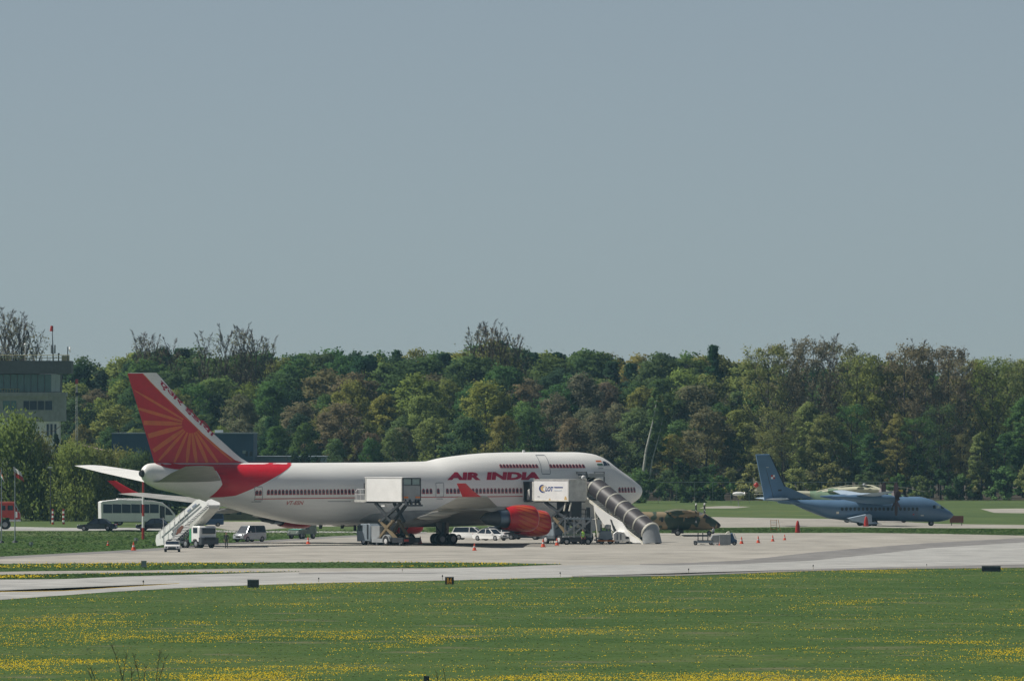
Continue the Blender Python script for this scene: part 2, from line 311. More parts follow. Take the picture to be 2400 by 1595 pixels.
# ------------------------------------------------------------------ trees
leaf_mat('foliage', (1, 1, 1), .5, .28, objcol=True, sc=.35)
leaf_mat('twig', (.085, .065, .055), .05, .3, (.13, .10, .085))
mk('bark', (.055, .045, .038), .9, var=.4, scale=2); mk('bark_pale', (.42, .42, .38), .9, var=.5, scale=3)
def crown_mesh(name, kind, h, w, nclump, nleaf, leaf, seed, z0=.2):
    r = np.random.default_rng(seed); C = []
    while len(C) < nclump:
        t = r.random(); a = r.random()*2*math.pi
        if kind == 'round': prof = math.sin(math.pi*min(.98, t*.92+.07))**.55
        elif kind == 'cone': prof = (1-t)**.75*min(1, t*8+.25)
        elif kind == 'birch': prof = (math.sin(math.pi*(t*.9+.06))**.8)*(1-.35*t)
        elif kind == 'weep': prof = 1-.55*t**2.5
        elif kind == 'vase': prof = (.25+.75*t**.7)*(1-max(0, t-.72)**1.5*3.0)
        else: prof = math.sin(math.pi*min(.98, t*.9+.08))**.7
        rad = math.sqrt(r.random())*.45+.55*r.random()**.35
        lob = 1+.22*math.sin(a*3+seed)+.14*math.sin(a*5+t*9+seed*2)
        C.append((math.cos(a)*rad*prof*w/2*lob, math.sin(a)*rad*prof*w/2*lob, h*(z0+(1-z0)*t)))
    C = np.array(C); cr = w*(.09 if kind in ('cone', 'birch') else .095)*(.7+.7*r.random(nclump))
    idx = r.integers(0, nclump, nleaf); d = r.normal(size=(nleaf, 3)); d /= np.linalg.norm(d, axis=1)[:, None]
    P = C[idx] + d*(cr[idx]*(r.random(nleaf)**.4+(r.random(nleaf)<.12)*r.random(nleaf)*.7))[:, None]*np.array([1, 1, 1.9 if kind == 'weep' else .8 if kind != 'cone' else .45])
    u = r.normal(size=(nleaf, 3)); u /= np.linalg.norm(u, axis=1)[:, None]; v = np.cross(u, d+.35*r.normal(size=(nleaf, 3))); v /= np.linalg.norm(v, axis=1)[:, None]+1e-9
    if kind == 'weep': u = u*.35+np.array([0, 0, -1.0])
    s = leaf*(.6+.8*r.random(nleaf))[:, None]
    V = np.stack([P-u*s*.5, P+v*s*.42, P+u*s*.5, P-v*s*.42], 1).reshape(-1, 3)
    ax = P*np.array([1, 1, 0]); ax /= np.linalg.norm(ax, axis=1)[:, None]+1e-6
    N = d*.9+ax*.55+np.array([0, 0, .45])+.45*r.normal(size=(nleaf, 3)); N /= np.linalg.norm(N, axis=1)[:, None]
    Q = V.reshape(-1, 4, 3); g = np.cross(Q[:, 1]-Q[:, 0], Q[:, 2]-Q[:, 0]); fl = (g*N).sum(1) < 0; Q[fl] = Q[fl][:, ::-1]; V = Q.reshape(-1, 3)
    me = bpy.data.meshes.new(name); me.vertices.add(nleaf*4); me.vertices.foreach_set('co', V.ravel().astype(np.float32)); me.loops.add(nleaf*4); me.loops.foreach_set('vertex_index', np.arange(nleaf*4))
    me.polygons.add(nleaf); me.polygons.foreach_set('loop_start', np.arange(nleaf)*4); me.update(); me.materials.append(M['foliage'])
    me.normals_split_custom_set(np.repeat(N, 4, 0).tolist()); return me
def limb_mesh(name, h, w, nl, seed, m, r0=.28, z0=.28, twigs=0, up=.75, lean=0.0):
    zm = h*.93 if twigs < 8 else h*1.05
    r = random.Random(seed); mb = MB(); tops = []
    pts = [(lean*h*t + (r.random()-.5)*.3*(t > 0), (r.random()-.5)*.3*(t > 0), h*.93*t) for t in (0, .2, .4, .6, .8, 1)]
    mb.path(pts, [r0*(1-.85*t) for t in (0, .2, .4, .6, .8, 1)], 7)
    for k in range(nl):
        t = z0+(.92-z0)*k/nl; z = h*t; a = k*2.4+r.random(); ln = w*.5*(1.05-.45*t)*(.8+.4*r.random()); b = (lean*z, 0, z)
        e1 = (b[0]+math.cos(a)*ln*.55, math.sin(a)*ln*.55, z+ln*up*.7); e2 = (b[0]+math.cos(a)*ln, math.sin(a)*ln, z+ln*up*1.5)
        rr = r0*(1-.8*t)*.55; e1 = (e1[0], e1[1], min(e1[2], zm)); e2 = (e2[0], e2[1], min(e2[2], zm+.1)); mb.path([b, e1, e2], [rr, rr*.6, rr*.2], 5)
        for q in range(twigs):
            s_ = r.random(); p = [b[i]+(e2[i]-b[i])*(.3+.7*s_) for i in range(3)]; a2 = a+(r.random()-.5)*2.4; l2 = ln*(.25+.35*r.random())
            e = (p[0]+math.cos(a2)*l2*.6, p[1]+math.sin(a2)*l2*.6, min(p[2]+l2*.9, zm)); mb.path([p, e], [rr*.3, .02], 3)
            for _ in range(2):
                a3 = a2+(r.random()-.5)*2.5; l3 = l2*.6; mb.path([[p[i]+(e[i]-p[i])*r.random() for i in range(3)], (e[0]+math.cos(a3)*l3*.5, e[1]+math.sin(a3)*l3*.5, e[2]+l3*.5)], [.035, .015], 3)
    me = bpy.data.meshes.new(name); me.from_pydata(mb.v, [], mb.f); me.update(); me.materials.append(m); return me
KIND = {}
for k, (kind, h, w, nc, nl, lf, z0, bark) in {
    'round': ('round', 20, 9.5, 170, 15000, .32, .14, 'bark'), 'oval': ('oval', 20, 7.5, 140, 12500, .31, .16, 'bark'), 'pine': ('cone', 20, 6.5, 140, 11000, .32, .14, 'bark'),
    'birch': ('birch', 20, 6.5, 110, 10000, .30, .18, 'bark_pale'), 'thin': ('vase', 24, 10, 120, 6500, .28, .28, 'bark'), 'weep': ('weep', 13, 11, 170, 15000, .36, .08, 'bark'), 'bush': ('round', 5, 6, 30, 2400, .34, .0, 'bark')}.items():
    KIND[k] = [(crown_mesh('crown', kind, h, w, nc, nl, lf, 11*i+len(k), z0), limb_mesh('trunk', h, w, 9 if kind != 'vase' else 13, i+5, M[bark], .20 if k == 'birch' else .3 if h > 6 else .08, .2, 5 if kind == 'vase' else 1)) for i in range(3)]
KIND['bare'] = [(crown_mesh('crown', 'vase', 26, 6.0, 110, 750, .24, 77+i, .45), limb_mesh('trunk', 26, 3.6, 26, 50+i, M['twig'], .22, .4, 12, 2.1)) for i in range(4)]
HK = {'round': 20, 'oval': 20, 'pine': 20, 'birch': 20, 'thin': 24, 'weep': 13, 'bush': 5, 'bare': 26}
def tree(kind, x, y, h, colr, label, group=None, wide=1.0, cat='tree', name=None, i=None, rz=None):
    cm, tm = KIND[kind][random.randrange(len(KIND[kind])) if i is None else i]; s = h/HK[kind]
    t = thing(name or {'pine': 'pine_tree', 'birch': 'birch_tree', 'bare': 'bare_tree', 'weep': 'willow_tree', 'bush': 'bush'}.get(kind, 'leafy_tree'), label, cat, (x, y, 0), random.random()*6.28 if rz is None else rz, group)
    t.scale = (s*wide, s*wide, s)
    o = bpy.data.objects.new('trunk', tm); col.objects.link(o); o.parent = t
    if cm:
        o = bpy.data.objects.new('crown', cm); col.objects.link(o); o.parent = t; o.color = (*[max(.004, c*(.88+.24*random.random())) for c in colr], 1)
    return t
SKY = [(0,745),(50,755),(100,830),(150,850),(200,838),(240,862),(262,868),(290,848),(330,825),(370,815),(420,815),(440,830),(480,835),(530,832),(600,830),(640,832),(700,835),(750,828),(790,820),(830,835),(900,828),(950,828),(1000,818),(1050,832),(1090,828),(1120,805),(1180,800),(1230,825),(1300,835),(1350,830),(1400,822),(1450,840),(1500,835),(1560,830),(1600,842),(1660,832),(1720,845),(1770,840),(1810,838),(1900,835),(2000,838),(2100,835),(2200,840),(2300,850),(2400,848)]
def hgt(px, py, Y): return (gy(Y)-py)*Y/F
DK, MG, YG, BR, OL, LG = (.050, .10, .050), (.10, .175, .058), (.25, .285, .08), (.215, .205, .115), (.25, .27, .095), (.16, .25, .09)
# back rows
n = 0
for row_, (Y, stp, dy) in enumerate(((2060, 40, 0), (2010, 46, 8), (1965, 60, 24), (1925, 66, 54), (1895, 74, 92), (1868, 78, 130))):
    px = -420 + row_*23
    while px < 2760:
        p_ = px+random.uniform(-14, 14); Y_ = Y+random.uniform(-12, 12); base = lerp(p_, SKY)
        if 1760 < p_ < 2440 and row_ > 2: px += stp; continue
        top = base+dy+random.uniform(-5, 11)+(random.uniform(-6, 58) if row_ > 1 else random.uniform(-4, 6))+(26 if p_ > 1760 else 0)+(90 if p_ < 130 else 0)
        u = random.random()
        if row_ < 2: kd, cl = (('pine', DK) if u < .22 else ('round', MG) if u < .62 else ('oval', DK) if u < .8 else ('round', YG))
        else: kd, cl = (('round', MG) if u < .30 else ('birch', LG) if u < .38 else ('round', YG) if u < .54 else ('oval', DK) if u < .68 else ('round', BR) if u < .82 else ('round', LG))
        if row_ > 2 and 1230 < p_ < 1480: cl = BR if u < .7 else MG
        if row_ > 2 and 780 < p_ < 1050 and u < .6: cl = YG
        lab = {'pine': 'dark evergreen in the dense wood behind the aircraft', 'birch': 'pale green birch in the dense wood behind the aircraft', 'round': 'broad leafy tree in the dense wood behind the aircraft', 'oval': 'slender leafy tree in the dense wood behind the aircraft'}[kd]
        cw = {DK: 'dark green', MG: 'mid green', YG: 'yellow green', BR: 'brownish', OL: 'olive', LG: 'light green'}[cl]; kw = {'pine': 'pine', 'birch': 'birch', 'round': 'broad leafy tree', 'oval': 'slender leafy tree'}[kd]
        where = 'left of the tail fin' if p_ < 300 else 'behind the tail fin' if p_ < 600 else 'above the rear fuselage' if p_ < 830 else 'above the left catering truck' if p_ < 1020 else 'above the airline lettering' if p_ < 1260 else 'above the cockpit' if p_ < 1480 else 'right of the nose' if p_ < 1760 else 'behind the grey plane'
        lab = cw+' '+kw+(' on the skyline ', ' just below the skyline ', ' in the upper wood ', ' in the middle of the wood ', ' low in the wood ', ' at the front of the wood ')[row_]+where
        x_, y_, _ = at(p_, 1100, Y_)
        tree(kd, x_, y_, max(9, hgt(p_, top, Y_)), cl, lab, kd+' trees of the dense wood', 1.0+random.uniform(0, .45)); px += stp; n += 1
# undergrowth along the wood's edge
for k in range(30):
    p_ = 1010+k*50+random.uniform(-18, 18); 
    tree('bush', at(p_, 1100, 1850)[0], 1850+random.uniform(-8, 8), random.uniform(3.5, 6.5), random.choice((MG, LG, OL)), 'low bush at the foot of the wood '+('over the engines', 'over the lettering', 'over the jumbo roof', 'behind the cockpit', 'behind the nose', 'right of the nose', 'over the camouflaged plane', 'left of the white dome', 'right of the white dome', 'behind the grey fin', 'behind the grey tail', 'behind the grey wing', 'behind the grey propeller', 'above the grey cockpit', 'beyond the grey nose', 'at the right edge')[k//2], 'bushes at the foot of the wood', cat='bush')
for k in range(14):
    p_ = 40+k*68+random.uniform(-18, 18)
    tree('round', at(p_, 1100, 1840)[0], 1840+random.uniform(-8, 8), random.uniform(9, 13), random.choice((MG, LG, OL, YG)), 'mid height leafy tree behind the blue and grey hangars', 'trees behind the hangars')
# right hand rows with trunks one can tell apart
RT = [(1800,815,'thin',OL),(1838,812,'thin',BR),(1872,806,'bare',BR),(1905,803,'thin',BR),(1945,801,'bare',BR),(1975,808,'thin',BR),(2010,838,'thin',YG),(2048,842,'round',YG),(2090,858,'round',OL),(2120,812,'thin',BR),(2150,810,'bare',BR),(2185,812,'thin',BR),(2222,818,'thin',BR),(2255,838,'thin',OL),(2290,850,'round',OL),(2325,845,'thin',YG),(2362,848,'thin',OL),(2398,842,'thin',OL),(2430,840,'thin',OL)]
for j, (p_, top, kd, cl) in enumerate(RT):
    Y_ = 1885+(j % 3)*14
    wh = ' above the fin of the grey plane' if p_ < 1850 else ' above the rear of the grey plane' if p_ < 1960 else ' above the propeller of the grey plane' if p_ < 2100 else ' above the cockpit of the grey plane' if p_ < 2240 else ' beyond the nose of the grey plane' if p_ < 2340 else ' at the right picture edge'
    tree(kd, at(p_, 1100, Y_)[0], Y_, hgt(p_, top, Y_), cl, {YG: 'yellow green ', OL: 'olive ', BR: 'brownish '}[cl]+{'bare': 'almost bare tall tree', 'thin': 'thinly leaved tall tree', 'round': 'rounded tree'}[kd]+wh, 'tall '+kd+' trees on the right', 1.0)
for j in range(13):
    p_ = 1785+j*52+random.uniform(-9, 9); Y_ = 1862+random.uniform(-6, 6)
    tree(random.choice(('thin', 'thin', 'round', 'oval')), at(p_, 1100, Y_)[0], Y_, random.uniform(11, 18), random.choice((MG, OL, OL, MG)), 'shorter tree in the front row '+('behind the fin', 'behind the tail', 'behind the rear cabin', 'behind the wing', 'behind the engine', 'behind the propeller', 'behind the front cabin', 'over the cockpit', 'over the nose', 'over the brown board', 'right of the board', 'over the pale path', 'at the picture edge')[j]+' of the grey plane'*(j < 9), 'front row trees on the right', 1.25)
# bare crowns that stand above the skyline
for p_, top, nn in ((12,742,2),(45,752,2),(85,788,1),(330,792,2),(362,800,1),(400,806,1),(480,795,1),(528,778,1),(566,776,2),(600,790,1),(628,805,1),(1112,776,1),(1140,768,2),(1172,776,1),(1205,786,1),(1672,818,0)):
    for q in range(max(nn, 1)):
        Y_ = 1980+q*9; pp = p_+q*9
        lab = 'bare twiggy tree behind the control tower' if p_ < 120 else 'leafless tree rising above the wood near the tail fin' if p_ < 700 else 'leafless poplar rising above the wood over the hump of the airliner'
        if nn == 0: tree('pine', at(pp, 1100, Y_)[0], Y_, hgt(pp, 812, Y_), DK, 'lone dark spruce tip rising above the wood right of centre', wide=.85)
        else: tree('bare', at(pp, 1100, Y_)[0], Y_, hgt(pp, top+q*8, Y_), BR, lab, lab+'s')
# leaning white birches right of the nose
for p0, p1, tp, lab in ((1493,1527,1000,'white birch trunk leaning right just above the airliner nose'), (1508,1538,1045,'thinner birch trunk leaning right in front of the nose')):
    Y_ = 1800; x_ = at(p0, 1100, Y_)[0]; h_ = hgt(p0, tp-70, Y_); k_ = (at(p1, 1100, Y_)[0]-x_)/hgt(p0, tp, Y_)
    t = thing('birch_tree', lab, 'tree', (x_, Y_, 0))
    w_ = 1 if p0 == 1493 else .6; mb = MB(); mb.path([(k_*h_*q+.15*math.sin(q*9), 0, h_*q) for q in (0, .25, .5, .75, 1)], [w_*q for q in (.27, .24, .2, .14, .06)], 8); mb.build('trunk', M['bark_pale'], t)
    o = bpy.data.objects.new('crown', KIND['birch'][0][0]); col.objects.link(o); o.parent = t; s = h_*1.05/20; o.scale = (s*.6, s*.6, s*.55); o.location = (k_*h_*.95, .6, h_*.5); o.color = (*LG, 1)
tree('bush', at(1620,1100,1800)[0], 1800, 6.5, (.075, .11, .04), 'round pale green bush on the meadow right of the nose', cat='bush', wide=1.1)
tree('bush', at(1500,1100,1780)[0], 1790, 5.0, MG, 'dark green bush directly beyond the airliner nose', cat='bush', wide=1.3)
# left hand group in front of the tower and hangars
LT = [(20,992,'weep',YG,1.15,'yellow green willow at the left edge below the control tower'),(75,1040,'weep',OL,1.1,'olive willow in front of the control tower'),(128,1075,'weep',MG,1.0,'dark willow right of the flag pole'),(175,1058,'weep',YG,1.05,'yellow green weeping willow left of the tail'),(222,1062,'weep',YG,1.1,'broad weeping willow behind the white coach'),(275,1068,'weep',OL,1.0,'weeping willow under the horizontal tail'),(325,1075,'weep',MG,.95,'willow right behind the tail cone')]
for p_, top, kd, cl, wd, lab in LT:
    Y_ = 1478+random.uniform(-10, 10); tree(kd, at(p_, 1100, Y_)[0], Y_, hgt(p_, top, Y_), tuple(c*.9 for c in cl), lab, 'willows on the left', wd)
for p_, top, cl, lab in ((60,1110,DK,'dark hedge tree behind the red fire truck'),(150,1120,DK,'dark hedge tree behind the red and white posts'),(250,1120,DK,'dark hedge tree behind the roof of the coach'),(350,1110,DK,'dark hedge tree behind the coach windscreen'),(440,1120,DK,'dark hedge tree behind the rear stairs'),(0,1120,DK,'dark hedge tree at the left picture edge'),(200,1130,DK,'low dark tree above the black saloon car'),(400,1130,DK,'low dark tree between coach and stairs'),(110,1125,DK,'low dark tree beside the lamp post'),(300,1130,DK,'low dark tree just right of the tail cone lamp')):
    Y_ = 1500+random.uniform(-8, 8); tree('round', at(p_, 1100, Y_)[0], Y_, hgt(p_, top, Y_), cl, lab, 'hedge trees on the left', 1.5)
for p_, top, lab in ((131,1018,'dark spruce at the foot of the white tower shaft'),(150,1030,'second dark spruce touching the pink roof'),(304,1052,'narrow dark conifer in front of the blue hangar'),(345,1056,'dark conifer next to the fin root')):
    tree('pine', at(p_, 1100, 1540)[0], 1540, hgt(p_, top, 1540), tuple(c*.7 for c in DK), lab, wide=.75)
# distant fence on the right
def rgt_fence(x0, x1, py0, Y, lab):
    t = thing('mesh_fence', lab, 'fence', (at(x0, 1100, Y)[0], Y, 0)); W_ = at(x1, 1100, Y)[0]-at(x0, 1100, Y)[0]; h = hgt(x0, py0, Y); k = 0
    MB().box(0, W_, -.04, .04, h-.08, h).build('top_rail', M['tank'], t)
    MB().box(0, W_, -.02, .02, h*.5-.02, h*.5+.02).build('middle_rail', M['steel_dark'], t)
    me = MB().box(-.03, .03, -.03, .03, 0, h).build('post', M['tank'], t).data; q = 3.0
    while q < W_: mesh_obj('post', me, None, t, (q, 0, 0), smooth=False); q += 3.0
rgt_fence(1500, 2105, 1128.5, 1790, 'long pale mesh fence in front of the wood on the right')
# ------------------------------------------------------------------ 747: frame of reference
PSI = R(37.0)
_g = G(1040, 1275.5)
cs, sn = math.cos(PSI), math.sin(PSI)
LX, LY = 33-31.9, -5.5                     # starboard wing gear in aircraft axes (x forward from station 33, y to port)
ORG = (_g[0] - (LX*cs - LY*sn), _g[1] - (LX*sn + LY*cs))
def plane_pt(px, py, lat):                 # photo point on the vertical plane lat metres to starboard -> station, height
    x, y, dz = ray(px, py)
    ax, ay = ORG[0]+lat*sn, ORG[1]-lat*cs
    det = x*(-sn) + cs*y
    t = (ax*(-sn) + cs*ay)/det
    s_along = ((x*t-ax)*cs + (y*t-ay)*sn)
    return 33-s_along, CH + dz*t
jet = thing('airliner', 'big white four engine airliner with red sunburst tail and AIR INDIA lettering', 'airliner', (ORG[0], ORG[1], 0), PSI)
TOPpx = [(333,1101),(337,1093),(345,1086.5),(362,1084),(450,1084),(540,1084),(700,1084),(900,1083),(1000,1080.6),(1033,1072.5),(1066,1067.8),(1099,1064),(1133,1061.2),(1182,1059.6),(1232,1059),(1350,1059),(1366,1060),(1383,1062.4),(1399,1066.5),(1412,1073.5),(1421,1080.6),(1431,1089),(1447,1101),(1465,1113),(1482,1126),(1494,1135),(1499,1142),(1501.5,1151)]
BOTpx = [(333,1117),(338,1127),(345,1134),(368,1145.5),(406,1153.7),(464,1169),(514,1182.4),(579,1201.6),(636,1216),(693,1227),(732,1230),(780,1230),(1000,1231),(1150,1231),(1300,1229),(1360,1224),(1391,1214),(1420,1205),(1450,1193),(1475,1180),(1490,1170),(1499,1160),(1501.5,1151)]
TOP = sorted(plane_pt(a, b, 0) for a, b in TOPpx); BOT = sorted(plane_pt(a, b, 0) for a, b in BOTpx)
S0 = TOP[0][0]; S1 = TOP[-1][0]
TOP = [(a-S0, b) for a, b in TOP]; BOT = [(a-BOT[0][0], b) for a, b in BOT]; L = S1-S0
HW = [(0,0),(.15,.45),(.4,.85),(.8,1.2),(1.5,1.65),(2.5,2.1),(4,2.55),(6,2.95),(8,3.15),(10.5,3.25),(50,3.25),(54,3.05),(58,2.6),(62,1.95),(66,1.25),(L-.6,.75),(L-.1,.5),(L,.25)]
def sec(s):
    s = min(max(s, 0), L); zt, zb = lerp(s, TOP), lerp(s, BOT)
    zc = min(5.55, zt-.02) if s < 44 else (zt+zb)/2 if s > 56 else 5.55 + ((zt+zb)/2-5.55)*(s-44)/12
    zc = max(zc, zb+.01) if s > .5 else (zt+zb)/2
    return zt, zb, zc, lerp(s, HW)
def side(s_abs, z, eps=.02):               # point on the starboard skin at station s, height z
    s = s_abs - S0; zt, zb, zc, w = sec(s)
    h = (zt-zc) if z > zc else (zc-zb)
    t = max(-1, min(1, (z-zc)/max(h, 1e-3))); y = w*math.sqrt(max(0, 1-t*t))
    n = Vector((0, y/max(w*w, .01), t/max(h, .1))); n = n.normalized() if n.length > 0 else Vector((0, 0, 1))
    return (33-s_abs, -(y + eps*n.y), zc + t*h + eps*n.z)
def skin_pt(px, py):                       # photo point -> station, height on the starboard skin
    lat = 3.0
    for _ in range(6):
        s, z = plane_pt(px, py, lat); lat = -side(s, z, 0)[1]
    return s, z
NR = 56; rings = []
ss = [0,.06,.15,.3,.5,.8,1.2,1.7] + list(np.arange(2.3, L-1.5, .7)) + [L-1.2, L-.8, L-.5, L-.25, L-.08, L]
for s in ss:
    zt, zb, zc, w = sec(s)
    if s == 0: w = .02
    rg = []
    for i in range(NR):
        t = 2*math.pi*i/NR; c, q = math.cos(t), math.sin(t)
        rg.append((33-(s+S0), w*c, zc + (zt-zc if q > 0 else zc-zb)*q))
    rings.append(rg)
body = MB().loft(rings).build('fuselage', M['fus_white'], jet)
# slicing decals: flat polygons in (station, height) cut into a fine grid and laid on a surface
def decal(name, polys, m, surf, parent, us=.5, vs_=.3, mirror=False, me2=None):
    bm = bmesh.new()
    if me2: bm.from_mesh(me2)
    else:
        for P in polys:
            vv = [bm.verts.new((p[0], 0, p[1])) for p in P]
            bm.faces.new(vv)
    bmesh.ops.triangulate(bm, faces=bm.faces[:])
    xs = [v.co.x for v in bm.verts]; zs = [v.co.z for v in bm.verts]
    for ax, lo, hi, st in ((0, min(xs), max(xs), us), (2, min(zs), max(zs), vs_)):
        k = lo + st
        while k < hi-1e-4:
            no = (1, 0, 0) if ax == 0 else (0, 0, 1); co = (k, 0, 0) if ax == 0 else (0, 0, k)
            bmesh.ops.bisect_plane(bm, geom=bm.verts[:]+bm.edges[:]+bm.faces[:], plane_co=co, plane_no=no); k += st
    for v in bm.verts: v.co = Vector(surf(v.co.x, v.co.z))
    if mirror:
        g = bmesh.ops.duplicate(bm, geom=bm.faces[:])
        for v in [e for e in g['geom'] if isinstance(e, bmesh.types.BMVert)]: v.co.y = -v.co.y
    bmesh.ops.recalc_face_normals(bm, faces=bm.faces)
    me = bpy.data.meshes.new(name); bm.to_mesh(me); bm.free()
    return mesh_obj(name, me, m, parent, smooth=False)
def text_mesh(txt, bold=.02, shear=0.0):
    cu = bpy.data.curves.new('lettering', 'FONT'); cu.body = txt; cu.offset = bold; cu.shear = shear; cu.resolution_u = 3
    o = bpy.data.objects.new('lettering', cu); col.objects.link(o)
    bpy.context.view_layer.update()
    me = bpy.data.meshes.new_from_object(o.evaluated_get(bpy.context.evaluated_depsgraph_get()))
    bpy.data.objects.remove(o); bpy.data.curves.remove(cu); return me
def fit_text(txt, fn, bold=.02, shear=0.0):  # unit box (0..1, 0..1) of the lettering through fn -> (u, v) as x, z
    me = text_mesh(txt, bold, shear)
    xs = [v.co.x for v in me.vertices]; ys = [v.co.y for v in me.vertices]
    a, b, c, d = min(xs), max(xs), min(ys), max(ys)
    for v in me.vertices:
        p = fn((v.co.x-a)/(b-a), (v.co.y-c)/(d-c)); v.co = (p[0], 0, p[1])
    return me
S = skin_pt
red_px = [(362,1078),(366,1086),(387,1095),(410,1099),(433,1100),(470,1099),(507,1102.5),(534,1104.5),(546,1110),(553,1119),(554.5,1129),(549,1137),(540.4,1143),(528,1152),(517.5,1157.6),(490,1164.5),(520,1164),(552,1160.4),(575,1151),(598,1140),(624.6,1125),(645.7,1110.7),(660,1097),(670.5,1088.7),(684,1084.6),(690,1078)]
decal('red_swoosh', [[S(*p) for p in red_px]], M['red'], lambda s, z: side(s, z, .02), jet, .6, .22, mirror=True)
for txt, x0, x1, y0, y1 in (('AIR', 1048, 1126, 1124.3, 1106), ('INDIA', 1140, 1266, 1124, 1105.5)):
    a, b, c = S(x0, y0), S(x1, y0), S(x0, y1)
    me = fit_text(txt, lambda u, v: (a[0]+(b[0]-a[0])*u, a[1]+(c[1]-a[1])*v + (b[1]-a[1])*u), .06, .18)
    decal('air_india_lettering', None, M['text_red'], lambda s, z: side(s, z, .03), jet, .4, .3, me2=me)
a, b, c = S(669.5, 1182), S(710, 1182), S(669.5, 1173)
decal('registration_lettering', None, M['line_red'], lambda s, z: side(s, z, .03), jet, .4, .3,
      me2=fit_text('VT-ESN', lambda u, v: (a[0]+(b[0]-a[0])*u, a[1]+(c[1]-a[1])*v), .02, .15))
# cheat line
for x0, x1, ya, yb in ((597, 845, 1168.5, 1165.5), (984, 1085, 1164.5, 1163.5), (1118, 1225, 1163.5, 1162)):
    n = 12; P = [S(x0+(x1-x0)*i/n, ya+(yb-ya)*i/n-1.1) for i in range(n+1)] + [S(x1-(x1-x0)*i/n, yb+(ya-yb)*i/n+1.1) for i in range(n+1)]
    decal('cheat_line', [P], M['line_red'], lambda s, z: side(s, z, .02), jet, 2, .3)
# windows, each with its red arched surround
def win_mesh(w, h, name):
    mb = MB(); out = [(-w/2,-h/2),(w/2,-h/2),(w/2,h*.2),(w*.28,h*.42),(0,h/2),(-w*.28,h*.42),(-w/2,h*.2)]
    mb.loft([[(x, .04, z) for x, z in out], [(x, -.03, z) for x, z in out]])
    me = bpy.data.meshes.new(name); me.from_pydata(mb.v, [], mb.f); me.materials.append(M['win_red'])
    i = MB(); iw, ih = w*.52, h*.5
    return me
wm = win_mesh(.36, .60, 'window'); gm = MB().loft([ell(0, 0, .13, .2, 0, 10), ell(0, 0, .13, .2, .02, 10)])
gv = [(p[1], -.034-.01*(p[0] > 0), p[2]) for p in gm.v]; gme = bpy.data.meshes.new('pane'); gme.from_pydata(gv, [], gm.f); gme.materials.append(M['win_dark'])
wmu = win_mesh(.36, .5, 'window')
def put_window(px, py, up=False):
    s, z = S(px, py); p = side(s, z, 0); q1, q2 = Vector(side(s, z+.2, 0)), Vector(side(s, z-.2, 0)); e = Vector(side(s-.3, z, 0))
    ux = (e-Vector(p)).normalized(); uz = (q1-q2).normalized(); uy = uz.cross(ux).normalized(); uz = ux.cross(uy)
    o = bpy.data.objects.new('window', wmu if up else wm); col.objects.link(o); o.parent = jet
    o.matrix_local = Matrix.Translation(p) @ Matrix((ux, uy, uz)).transposed().to_4x4()
    g = bpy.data.objects.new('pane', gme); col.objects.link(g); g.parent = o
    if up: g.scale = (.85, 1, .8)
PW = 8.62
def row(x0, x1, up=False, pw=None):
    x = x0
    while x <= x1:
        y = 1152.8 - (x-630)*.0068 if not up else 1091.5
        put_window(x, y, up); x += pw or PW
row(629, 838); row(984, 1013); put_window(1027, 1150); row(1048.5, 1222)
row(1452, 1492, pw=7.0); row(1174, 1261, True, 7.6); row(1291, 1372, True, 7.6); put_window(602, 1154); put_window(610, 1154)
# door outlines
def outline(name, pts, w=.07, m='steel_dark', surf=None, par=None):
    P = [S(*p) for p in pts]; polys = []
    for (a, b) in zip(P, P[1:]+P[:1]):
        d = Vector((b[0]-a[0], b[1]-a[1])); l = d.length
        if l == 0: continue
        d /= l; n = Vector((-d.y, d.x))*w/2; a2 = Vector(a)+d*w/2; b2 = Vector(b)-d*w/2*.2
        polys.append([tuple(a2+n), tuple(a2-n), tuple(b2-n), tuple(b2+n)])
    return decal(name, polys, M[m], lambda s, z: side(s, z, .025), par or jet, 1, .3)
mk('seam', (.30, .32, .34), .6)
outline('door', [(1021,1131),(1039,1130.5),(1039,1163),(1021,1163.5)], m='seam'); outline('door', [(596,1140),(614,1140),(614,1172),(596,1172.5)], m='seam')
outline('door', [(1255,1066),(1276,1066),(1290,1110),(1270,1110)], m='seam')
for x0, x1, y in ((1271, 1289, 1110.5), (1023, 1038, 1168), (589, 612, 1175), (768, 822, 1174), (1402, 1414, 1097)):
    decal('stencil', [[S(x0, y-.8), S(x1, y-.8), S(x1, y+.8), S(x0, y+.8)]], M['seam'], lambda s, z: side(s, z, .02), jet)
# flag by the cockpit
mk('flag_orange', (.65, .16, .04), .6); mk('flag_green', (.02, .13, .07), .6); mk('flag_white', (.75, .75, .75), .6)
for m, y0, y1 in (('flag_orange', 1078.5, 1082.5), ('flag_white', 1082.5, 1086), ('flag_green', 1086, 1090)):
    decal('flag_stripe', [[S(1395+y0*.4-431, y0), S(1408+y0*.4-431, y0), S(1408+y1*.4-431, y1), S(1395+y1*.4-431, y1)]], M[m], lambda s, z: side(s, z, .03), jet)
for k, P in enumerate(([(1412,1080),(1419,1081),(1424,1090),(1415,1091.5)], [(1420,1081.5),(1425,1085),(1430,1089),(1425,1090)])):
    decal('cockpit_window', [[S(*p) for p in P]], M['glass_blue'], lambda s, z: side(s, z, .03), jet)
MB().lathe([(-.02, .3), (.25, .42)], n=16, o=(33-(L+S0)-.22, 0, (TOP[-1][1]+BOT[-1][1])/2)).build('auxiliary_exhaust', M['black'], jet)
